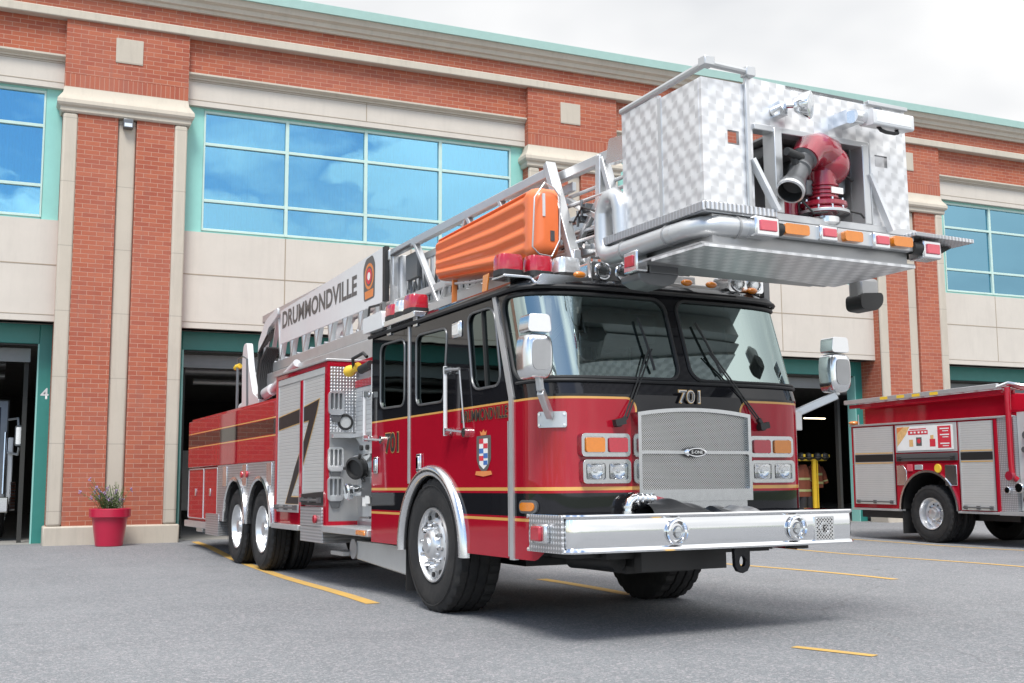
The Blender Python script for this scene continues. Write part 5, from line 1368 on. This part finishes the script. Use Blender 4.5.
g = G().lathe([(r_*kz,h_*.9) for r_,h_ in ((.115,-.06),(.118,.0),(.085,.02),(.085,.10),(.092,.11),(.092,.14),(.078,.15),(.082,.26),(.10,.34),(.112,.36),(.112,.42),(.095,.425))], ne, nd, 28)
nz = obj('nozzle', g, M['gun'], wc)
g = G().lathe([(r_*kz,h_*.9) for r_,h_ in ((.108,.395),(.116,.40),(.116,.428),(.10,.432))], ne, nd, 28); obj('nozzle_ring', g, M['alu'], wc); obj('nozzle_bore', G().lathe([(r_*kz,h_*.9) for r_,h_ in ((.0985,.428),(.085,.34),(.05,.32),(.001,.31))], ne, nd, 28), M['blackm'], wc)  # black lining paints the shade inside the nozzle mouth
u_ = nd.cross(Vector((0,0,1))).normalized(); q0 = ne + nd*.14 + Vector((0,0,.09))
g = G().cyl(q0-u_*.02, q0-u_*.02+Vector((-.16,-.03,.02)), .03, n=12); g.cyl(ne+nd*.2+Vector((0,0,.06)), ne+nd*.2+Vector((-.02,0,.12)),.025,n=10); obj('nozzle_lever', g, M['blackm'], wc)
g = G(); g.box(mx_-.06,my_-.108,3.19,mx_+.05,my_-.10,3.235); 
for i, p in enumerate(g.v): g.v[i] = (p[0]+.04, p[1]-.012, p[2])
obj('rating_plate', g, M['paper'], wc)
g = G().box(mx_-.17,my_-.02,3.18,mx_-.10,my_+.06,3.30); obj('drive_motor', g, M['gun'], wc, bevel=.01)
g = G().tube([(mx_-.2,my_,3.25),(mx_-.28,my_-.1,3.1),(mx_-.2,my_-.12,3.02),(mx_-.1,my_-.15,3.03)],.009,6); obj('cannon_cable', g, M['blackm'], wc); g = G().tube([(mx_+.12,my_-.05,3.1),(mx_+.25,my_-.12,3.06),(mx_+.3,my_-.1,3.04)],.008,6); obj('cannon_cable', g, M['blackm'], wc); g = G().tube([(mx_+.2,my_+.1,3.42),(mx_+.27,my_+.0,3.36),(mx_+.3,my_,3.34)],.012,6); obj('cannon_cable', g, M['blackm'], wc)
g = G().cyl((mx_-.25,my_+.1,2.96),(mx_-.25,my_+.1,3.2),.08); obj('feed_valve', g, M['canred'], wc)
# ------------------------------------------------------------------ second engine, parked further along the apron
E_ = thing('fire_engine', 'red pumper engine with grey roller shutters, poster and ladder rack, parked by the far pier', 'fire engine', (15.55, 16.0, -.06))
def ep(name, g, m, parent=None, **k): return obj(name, g, m, parent or E_, **k)
g = G(); g.box(.022,-1.62,1.462,2.45,2.05,2.235); g.box(.022,-1.62,.60,2.45,-.742,1.46); g.box(.022,.792,.60,2.45,2.05,1.46); g.box(.35,-1.62,2.236,2.1,2.0,2.66)
eb_ = ep('body', g, M['red'], bevel=.01)
g = G(); g.box(-.01,-1.98,2.21,.1,2.07,2.245); g.box(-.01,-1.64,.56,.1,-.70,.60); g.box(-.01,.70,.56,.1,2.06,.60); obj('body_trim', g, M['alu'], eb_, bevel=.004)
def shutter(ya, yb, za, zb):
    s_ = ep('rollup_door', G().box(.004,ya,za,.02,yb,zb), M['slat'])
    each('door_track', [(-.004,ya,za,.02,ya+.025,zb),(-.004,yb-.025,za,.02,yb,zb)], M['alu'], s_)
    g = G().box(.0,ya+.03,1.50,.006,yb-.03,1.64); obj('door_stripe', g, M['ink'], s_)
    g = G(); g.box(.0005,ya+.03,1.655,.006,yb-.03,1.675); g.box(.0005,ya+.03,1.465,.006,yb-.03,1.485); obj('stripe_edge', g, M['gold'], s_)
    g = G().cyl((-.03,ya+.06,za+.05),(-.03,yb-.06,za+.05),.014,n=8)
    for q in (ya+.1,(ya+yb)/2,yb-.1): g.box(-.035,q-.03,za+.02,.0,q+.03,za+.08)
    obj('lift_bar', g, M['gun'], s_)
shutter(.84,1.96,.68,2.18); shutter(-1.57,-.79,.62,2.18)
g = G().box(.0,-.74,1.50,.02,.79,1.64); ml2 = ep('side_locker', g, M['gun'], bevel=.004)
g = G().box(.004,-.74,1.665,.02,.79,2.185); obj('locker_door', g, M['silver'], ml2, bevel=.004)
g = G().cyl((-.03,-.66,1.55),(-.03,.72,1.55),.014,n=8); g.box(-.035,-.68,1.51,0,-.60,1.58); g.box(-.035,.66,1.51,0,.74,1.58); obj('lift_bar', g, M['blackm'], ml2)
# poster on the locker: food at one end, red heading, two tubs, red price panel
po = ep('poster', G().box(-.004,-.66,1.70,.003,.74,2.15), M['paper'], label='white and red poster with food pictures on the locker door')
def pf(ya, yb, za, zb, m, lift=.0055): return obj('poster_print', G().box(-lift,ya,za,-lift+.001,yb,zb), M[m], po)
pf(-.62,-.30,1.73,2.13,'posterred'); pf(-.06,.44,1.99,2.07,'posterred'); pf(-.02,.40,2.085,2.105,'posterred')
obj('poster_print', G().prism([(.735,1.78),(.735,2.14),(.40,2.145),(.50,2.0),(.60,1.9)], 'x', -.0055,-.0045), M['skin'], po)
obj('poster_print', G().prism([(.735,2.02),(.735,2.14),(.55,2.145)], 'x', -.0065,-.0056), M['orangered'], po)
pf(.10,.24,1.78,1.94,'inkg'); pf(-.24,-.10,1.76,1.90,'posterred'); pf(.32,.42,1.77,1.90,'skin'); pf(-.20,-.12,1.90,1.97,'skin')
obj('poster_print', G().cyl((-.0075,.17,1.87),(-.006,.17,1.87),.045,n=16), M['posterred'], po)
for z in (2.07,1.96,1.80):
    pf(-.58,-.36,z,z+.022,'paper',.0075)
    pf(-.56,-.42,z-.04,z-.025,'paper',.0075)
for y in (-.03,.05,.14,.24,.33): pf(y,y+.05,2.015,2.048,'paper',.0075)
# fender with arch
n = 28; AR2 = .70
ou = [(.79,1.46),(.79,.62)] + [( .70*math.cos(PI*k/n), max(.62,.60+AR2*math.sin(PI*k/n)) ) for k in range(n+1)] + [(-.74,.62),(-.74,1.46)]
ef = ep('fender_panel', G().prism(ou, 'x', .0, .02), M['red'])
rings = []
for k in range(n+1):
    a = PI*k/n; rings.append([(px, r*math.cos(a), .60+r*math.sin(a)) for r, px in ((AR2-.01,.03),(AR2-.01,-.03),(AR2+.03,-.03),(AR2+.03,.0))])
obj('arch_trim', G().loft(rings), M['chromes'], ef, smooth=50)
rings = [[(.021, AR2*math.cos(PI*k/n), .60+AR2*math.sin(PI*k/n)),(.75, AR2*math.cos(PI*k/n), .60+AR2*math.sin(PI*k/n))] for k in range(n+1)]
g = G().loft(rings, False, False); g.box(.75,-.7,.4,.76,.7,1.3); obj('arch_liner', g, M['blackm'], ef)
for ya, yb, m_ in ((.52,.78,'chromes'),(-.72,-.44,'chromes')): 
    g = G().prism([(ya,1.05),(yb,1.05),(yb,1.42),(ya,1.42)] if ya < 0 else [(yb,1.05),(ya+.08,1.05),(ya,1.15),(ya,1.32),(ya+.08,1.42),(yb,1.42)], 'x', -.012,.0); obj('bright_panel', g, M[m_], ef, bevel=.006)
obj('marker_lens', G().box(-.02,.36,1.31,0,.50,1.44), M['pinklens'], ef, bevel=.008); obj('marker_lens', G().box(-.02,.10,1.34,0,.30,1.43), M['clear'], ef, bevel=.008)
obj('fuel_cap', G().cyl((0,-.28,1.36),(-.03,-.28,1.36),.08,n=20), M['yellow'], ef, bevel=.006)
for y in (0,): 
    for x0, sg in ((.03,1),(2.42,-1)):
        wh = make_wheel(E_, x0, y, .53, .53, .28, True, sg, 1.0, 'chromes')
        obj('inner_tyre', G().lathe(tyre_prof(.53,.28),(x0+sg*.32,y,.53),(sg,0,0),48,closed=True), M['tyre'], wh, smooth=28)
ep('mud_flap', G().box(.05,.72,.14,.65,.74,.7), M['rubber'])
g = G(); g.box(.7,-5.5,.5,1.7,1.9,.7); g.cyl((.3,0,.53),(2.1,0,.53),.12); g.box(.1,.75,.42,2.3,1.9,.6); g.box(.5,-1.6,.42,2.0,-.7,.58); g.box(.5,-2.4,.40,2.1,-1.7,.58); ep('chassis', g, M['blackm'])
# forward edge of the body, pump bay
g = G().box(.0,-1.645,.60,.03,-1.585,2.24); ep('edge_strip', g, M['red'])
g = G().box(.02,-2.0,.62,.5,-1.65,2.235); ep('tread_plate', g, M['dia'])
g = G().tube([(-.0,-1.93,2.72),(-.02,-1.94,2.4),(-.02,-1.94,1.4),(-.02,-1.95,1.22),(.05,-1.99,1.15)],.05,12); ep('rack_arm', g, M['red'])
g = G().cyl((-.0,-1.93,1.22),(-.08,-1.93,1.22),.08,n=18); ep('arm_pivot', g, M['canred'])
g = G().box(-.02,-2.65,.55,2.4,-1.64,.615); ep('running_board', g, M['alu'], bevel=.006)
g = G().box(.10,-2.62,.62,2.2,-2.0,2.3); ep('pump_panel', g, M['silver'], bevel=.01)
for z, y, r in ((1.9,-2.2,.07),(1.9,-2.42,.07),(1.66,-2.15,.05),(1.5,-2.4,.06)): ep('gauge', G().cyl((.10,y,z),(.05,y,z),r,n=20), M['gun'], bevel=.006)
for z, y in ((1.02,-2.12),(1.02,-2.42),(.82,-2.28)):
    g = G().cyl((.10,y,z),(-.02,y,z),.07,n=20); g.cyl((-.02,y,z),(-.08,y,z),.085,n=20); ep('discharge_cap', g, M['chrome'], bevel=.008)
g = G().cyl((.02,-1.83,.98),(-.03,-1.83,.98),.06,n=20); ep('filler_cap', g, M['chrome'], bevel=.008)
# ladder rack above
g = G(); g.bar((-.02,2.15,2.70),(-.02,-1.75,2.76),.06,.085); g.bar((.36,2.15,2.70),(.36,-1.75,2.76),.06,.085)
for k in range(12): g.cyl((-.02,2.0-.33*k,2.70+.005*k),(.36,2.0-.33*k,2.70+.005*k),.018,n=8)
lr = ep('rack_ladder', g, M['alu'], bevel=.006)
g = G()
for y in (1.0,.55,.15,-.3): g.box(-.053,y-.1,2.70,-.0505,y+.1,2.755)
obj('reflective_tape', g, M['yellow'], lr)
g = G().bar((.02,2.05,2.61),(.02,-1.8,2.66),.05,.075); g.bar((.3,2.05,2.61),(.3,-1.8,2.66),.05,.075); ep('rack_frame', g, M['red'], bevel=.006)
g = G()
for k in range(6): g.tube([(-.05+.06*k,-1.75,2.74),(.0+.06*k,-1.95,2.80-.02*k),(.15+.05*k,-2.15,2.74),(.3,-2.3,2.66)],.026,8)
ep('hard_suction', g, M['chromes'])
g = G().ell((.05,1.98,2.285),.12,.10,.045); bl = ep('beacon', g, M['amber']); obj('beacon_post', G().cyl((.05,1.85,2.24),(.05,1.85,2.45),.012,n=8), M['alu'], bl)
g = G().box(.1,-2.62,2.3,2.2,-1.7,2.34); ep('pump_roof', g, M['red'])
g = G().prism([(-2.66,.6),(-6.0,.6),(-6.05,1.7),(-5.75,2.75),(-2.66,2.75)], 'x', .0, 2.45, holes=[[(-2.95,1.75),(-3.85,1.75),(-3.85,2.5),(-2.95,2.5)],[(-4.25,1.75),(-5.5,1.75),(-5.35,2.5),(-4.25,2.5)]]); ec = ep('cab', g, M['red'], bevel=.02)
obj('window_glass', G().box(.03,-5.6,1.72,.04,-2.9,2.55), M['sglass'], ec)
for x0, sg in ((.03,1),(2.42,-1)): make_wheel(E_, x0, -4.4, .53, .53, .3, False, sg)

# ------------------------------------------------------------------ truck standing inside the left-hand bay
P_ = thing('parked_truck', 'pale truck nosing out of the dark bay, its mirror and chrome just in frame', 'truck', (-2.42, 24.2, .006))
def kp(name, g, m, parent=None, **k): return obj(name, g, m, parent or P_, **k)
g = G(); g.prism([(0,.6),(0,1.5),(.25,2.75),(5,2.75),(5,.6)], 'x', 0, 2.42); kp('cab', g, M['gun'], bevel=.03)
g = G().prism([(.02,1.6),(.235,2.6),(.22,2.6),(.0,1.6)], 'x', .15, 2.27); kp('windshield', g, M['black'])
g = G().box(-.25,-0.05,0,0,0,0); 
g = G().box(-.05,-.35,.55,2.47,0,.85); kp('bumper', g, M['chrome'], bevel=.02)
for x in (.3, 2.1): kp('headlight', G().box(x-.18,-.03,1.0,x+.18,.01,1.3), M['clear'], bevel=.02)
for x in (.05, 2.37): kp('corner_rail', G().cyl((x,-.05,.9),(x,.1,2.1),.03,n=10), M['chromes'])
for x0, sg in ((.02,1),(2.4,-1)): make_wheel(P_, x0, 1.3, .53, .53, .3, False, sg)
g = G().prism(rrect(2.60,2.02,.13,.40,.04),'y',-.35,-.25); mi = kp('mirror', g, M['gun'], bevel=.02); obj('mirror_glass', G().prism(rrect(2.60,2.02,.09,.33,.02),'y',-.356,-.35), M['chromes'], mi)
g = G().tube([(2.42,0.05,1.7),(2.6,-.2,1.66),(2.62,-.25,1.8)],.025,8); obj('mirror_arm', g, M['alu'], mi); g = G().tube([(2.42,.1,2.35),(2.58,-.2,2.36),(2.60,-.25,2.2)],.025,8); obj('mirror_arm', g, M['alu'], mi)
g = G().box(2.42,.05,.7,2.52,.3,2.0); kp('grab_panel', g, M['white'], bevel=.02)
g = G()
for k in range(9): g.cyl((2.50,-.15,.62+.06*k),(2.58,-.12,.62+.06*k),.035,n=10)
kp('step_chrome', g, M['chrome'])

# ------------------------------------------------------------------ orange case strapped to the ladder
OC = thing('rescue_case', 'bright orange ribbed plastic rescue case slung along the side of the ladder', 'case', (3.532, 9.485, 0), (-.008, 0, R(3)))
ya, yb = 1.20, -1.04; NU, NV = 110, 60
def case_ring(u):
    """cross-section at u along the length, the tall end towards the front; lengthwise ribs moulded into the outer face"""
    y = ya + (yb-ya)*u
    zt = 3.63 + .045*u; zb = 3.20 - .15*min(1, u*1.6)
    e = min(u, 1-u)*(ya-yb); rr = .13
    sh = 0 if e > rr else rr - math.sqrt(max(0, rr*rr-(rr-e)**2))
    x0, x1 = .43, .66; fade = min(1, max(0, (e-.03)/.10)) if u < .5 else min(1, max(0, (e-.16)/.10)); fade = fade*fade*(3-2*fade)
    pts = []
    n_ = 44; za, zc = zb+sh*.8, zt-sh*.8
    for k in range(n_+1):
        t = k/n_; z = za+(zc-za)*t
        edge = min(t, 1-t)*(zc-za); rd = .085; cx = 0 if edge > rd else rd-math.sqrt(max(0, rd*rd-(rd-edge)**2))
        rib = .5-.5*math.cos(2*PI*max(0, min(1, (t-.06)/.88))*4)
        pts.append((x0 + sh*.8 + cx + .034*(1-rib**.7)*fade*(0 if t < .06 or t > .94 else 1), z))
    pts += [(x1, zc), (x1, za)]
    return y, pts
rings = []
for i in range(NU+1):
    u = (1-math.cos(PI*i/NU))/2
    y, pts = case_ring(u)
    rings.append([(p[0], y, p[1]) for p in pts])
obj('case_shell', G().loft(rings), M['orange'], OC, smooth=50)
g = G().tube([(.40,yb-.012,3.12),(.42,yb-.02,3.55),(.52,yb-.02,3.69),(.60,yb-.02,3.66),(.67,yb-.02,3.58),(.66,yb-.02,3.2),(.58,yb-.02,3.05),(.46,yb-.02,3.06)],.007,6,closed=True); obj('case_edge', g, M['alu'], OC)
for z, dx in ((3.50,.52),(3.22,.60)):
    obj('case_recess', G().box(dx-.012,yb-.006,z-.10,dx+.012,yb+.01,z+.10) if z > 3.4 else G().box(dx-.02,yb-.006,z-.03,dx+.02,yb+.01,z+.06), M['white'] if z > 3.4 else M['gun'], OC)
obj('case_strap', G().prism([(.62,3.10),(.50,3.10),(.53,2.86),(.62,2.85)], 'x', .44, .455), M['orangered'], OC, bevel=.004) if False else None
g = G().prism([(.02,3.06),(-.10,3.06),(-.05,2.86),(.05,2.86)], 'x', .445, .46); obj('case_strap', g, M['amber'], OC, bevel=.004)
g = G().bar((.5,.78,3.15),(.5,.80,2.80),.05,.022); obj('case_strap', g, M['orangered'], OC)
g = G().tube([(.5,1.0,3.14),(.5,.4,3.06),(.5,-.5,2.99)],.014,6); obj('case_rail', g, M['alu'], OC)
# yellow nozzle stowed above the pump panel
g = G(); g.cyl((3.0,0,0),(3.0,.01,0),.001)
HN = thing('hose_nozzle', 'small yellow hose nozzle stowed above the pump panel behind the cab', 'nozzle', (3.532, 9.485, 0), (-.008,0,R(3)))
g = G().lathe([(.001,0),(.055,.0),(.068,.04),(.06,.09),(.04,.12),(.04,.18),(.05,.19),(.05,.23),(.001,.23)], (.16,3.05,2.42), (.25,-.85,.2), 22); obj('nozzle_body', g, M['yellow'], HN)
g = G().tube([(.18,2.88,2.46),(.14,2.80,2.55),(.2,2.62,2.60),(.22,2.55,2.55)],.02,8); g.cyl((.21,2.72,2.42),(.25,2.50,2.46),.05,n=14); obj('nozzle_handle', g, M['blackm'], HN)
HN2 = thing('monitor_tip', 'yellow tipped nozzle on the thin grey standpipe beside the white ladder heel', 'nozzle', (3.532, 9.485, 0), (-.008,0,R(3)))
g = G().lathe([(.001,0),(.035,0),(.035,.06),(.048,.07),(.048,.16),(.036,.19),(.001,.19)], (.18,8.60,3.0), (.15,-1,.12), 20); obj('nozzle_body', g, M['yellow'], HN2)
# folded black cover lying on the bumper deck
CV = thing('bumper_cover', 'folded black vinyl cover heaped on the bumper in front of the grille', 'cover', (3.532, 9.485, 0), (-.008,0,R(3)))
rnd = random.Random(5)
def cov(u, v):
    x = .70 + .78*u; env = (math.sin(PI*min(1,u*1.25+.12))**.6 if u < .8 else max(0,(1-u)*3.3))*math.sin(PI*v)**.5
    h = (.125-.07*u)*max(0,env) + .012*math.sin(u*21+v*5)*math.sin(PI*v)
    return (x, -2.34+.26*v, .894+max(0.0,h))
obj('cover_cloth', G().grid(cov, 50, 24), M['tarp'], CV, smooth=50)
def cov2(u, v):
    h = .05*math.sin(PI*u)**.5*math.sin(PI*v)**.5 + .008*math.sin(u*17)
    return (1.33+.40*u, -2.30+.2*v-.03*u, .894+max(0,h))
obj('cover_flap', G().grid(cov2, 30, 16), M['alud'], CV, smooth=50)

# ------------------------------------------------------------------ flower pot by the pier
FP = thing('flower_pot', 'big crimson plastic flower pot standing against the plinth of the pier', 'flower pot', (1.72, 21.50, 0))
g = G().lathe([(.001,.0),(.225,.0),(.235,.01),(.305,.50),(.345,.505),(.355,.52),(.355,.655),(.345,.665),(.32,.66),(.31,.60),(.001,.60)], (0,0,0), (0,0,1), 48)
obj('pot', g, M['potred'], FP, smooth=30); obj('soil', G().cyl((0,0,.59),(0,0,.615),.31,n=32), M['soil'], FP)
FL = thing('lavender_plant', 'wispy lilac flowering plant growing in the crimson pot', 'plant', (1.72, 21.50, .615))
rnd = random.Random(11); gs = G(); gl = G(); gf = G()
for k in range(90):
    a = rnd.uniform(0, 2*PI); r0 = rnd.uniform(0,.16); h = rnd.uniform(.16,.48); lean = rnd.uniform(.02,.26)
    if k % 9 == 0: h += .12; lean += .1
    p0 = Vector((r0*math.cos(a), r0*math.sin(a), 0)); p1 = p0 + Vector((lean*math.cos(a)*.5, lean*math.sin(a)*.5, h*.6)); p2 = p0 + Vector((lean*math.cos(a)-.05, lean*math.sin(a), h))
    gs.tube([p0,p1,p2],.0035,4)
    for q in range(9):
        t = rnd.uniform(.1,.85); c = p0.lerp(p2, t); b_ = rnd.uniform(0,2*PI); l = rnd.uniform(.03,.075)
        d1 = Vector((math.cos(b_),math.sin(b_),rnd.uniform(.1,.9))).normalized()*l; sd = Vector((-math.sin(b_),math.cos(b_),0))*l*.16
        gl.add([c, c+d1*.5+sd, c+d1, c+d1*.5-sd], [(0,1,2,3)])
    if k % 4 == 0:
        for q in range(6):
            c = p2 + Vector((rnd.uniform(-.02,.02),rnd.uniform(-.02,.02),rnd.uniform(-.05,.02))); gf.ell(c, .011,.011,.013, 6, 4)
obj('stem', gs, M['leaf'], FL); obj('leaves', gl, M['leaf'], FL, recalc=False, smooth=0); obj('flowers', gf, M['lilac'], FL)

# ------------------------------------------------------------------ gear inside the second bay
CR = thing('coat_rack', 'yellow steel coat rack standing in the dark bay behind the truck mirror', 'coat rack', (19.42, 24.0, .006))
g = G().box(-.05,-.03,0,.05,.03,1.58); g.box(-.5,-.02,1.55,.42,.02,1.60); g.box(-.3,-.3,0,.3,.3,.02); g.box(.09,-.015,.1,.12,.015,1.55); obj('rack_frame', g, M['yellow'], CR)
for i, (x, lab) in enumerate(((19.02,'dark helmet at the end of the rack nearest the truck'),(19.25,'dark helmet in the middle of the yellow rack'),(19.55,'dark helmet beside the post of the yellow rack'),(19.78,'dark helmet at the outer end of the yellow rack'))):
    hm = thing('helmet', lab, 'helmet', (x, 24.0, 1.607), (0,0,i*.4), 'helmets on the coat rack')
    g = G().ell((0,0,.06),.10,.12,.11,16,8); obj('shell', g, M['blackm'], hm, smooth=60); obj('brim', G().cyl((0,0,.03),(0,0,.042),.14,.15,n=20), M['gun'], hm)
    obj('front_badge', G().box(-.03,-.13,.05,.03,-.11,.12), M['yellow'], hm)
def coat(x, y, z0, z1, w, label, ml):
    c = thing('turnout_coat', label, 'coat', (x, y, z0), (0,0,.1))
    h = z1-z0; rings = []
    for k in range(13):
        t = k/12; ww = w*(.56-.1*t+.05*math.sin(t*5)) if t < .82 else w*(.46-(t-.82)*1.6)
        rings.append([(ww*math.cos(a)*(1+.08*math.sin(5*a+t*4)), .13*math.sin(a)*(1+.12*math.sin(7*a+3*t)), h*t) for a in [2*PI*q/28 for q in range(28)]])
    obj('coat_body', G().loft(rings), M[ml], c, smooth=60)
    for s_ in (-1, 1):
        g = G().tube([(s_*w*.40,0,h*.84),(s_*w*.60,-.02,h*.6),(s_*w*.72,-.05,h*.30),(s_*w*.78,-.07,h*.18)],[.085,.085,.07,.06],12); sv = obj('sleeve', g, M[ml], c, smooth=60)
        g = G().tube([(s_*w*.715,-.048,h*.32),(s_*w*.73,-.053,h*.27)],.078,12); obj('reflective_band', g, M['reflect'], sv)
    for t in (.16,.52):
        ww = w*(.56-.1*t+.05*math.sin(t*5))*1.03
        ring = lambda z: [(ww*math.cos(a)*(1+.08*math.sin(5*a+t*4)), .135*math.sin(a)*(1+.12*math.sin(7*a+3*t)), z) for a in [2*PI*q/28 for q in range(28)]]
        obj('reflective_band', G().loft([ring(h*t), ring(h*t+.06)], True, False), M['reflect'], c, smooth=60)
    return c
coat(19.20,24.22,.62,1.46,.52,'tan turnout coat hanging from the rack, nearer the truck','coat'); coat(19.70,24.3,.85,1.48,.42,'tan turnout coat with bright cuffs at the outer end of the rack','coat')
TR_ = thing('work_trousers', 'dark firefighter trousers standing in boots beneath the hanging coats', 'trousers', (19.28, 24.2, .006))
g = G()
for s_ in (-.12,.14): g.tube([(s_,0,.0),(s_,0,.3),(s_*.8,0,.62)],[.09,.10,.12],14)
obj('legs', g, M['darkcloth'], TR_, smooth=60)
setp(o_light, 'small lit fluorescent tube under the ceiling of the dark second bay', 'light')
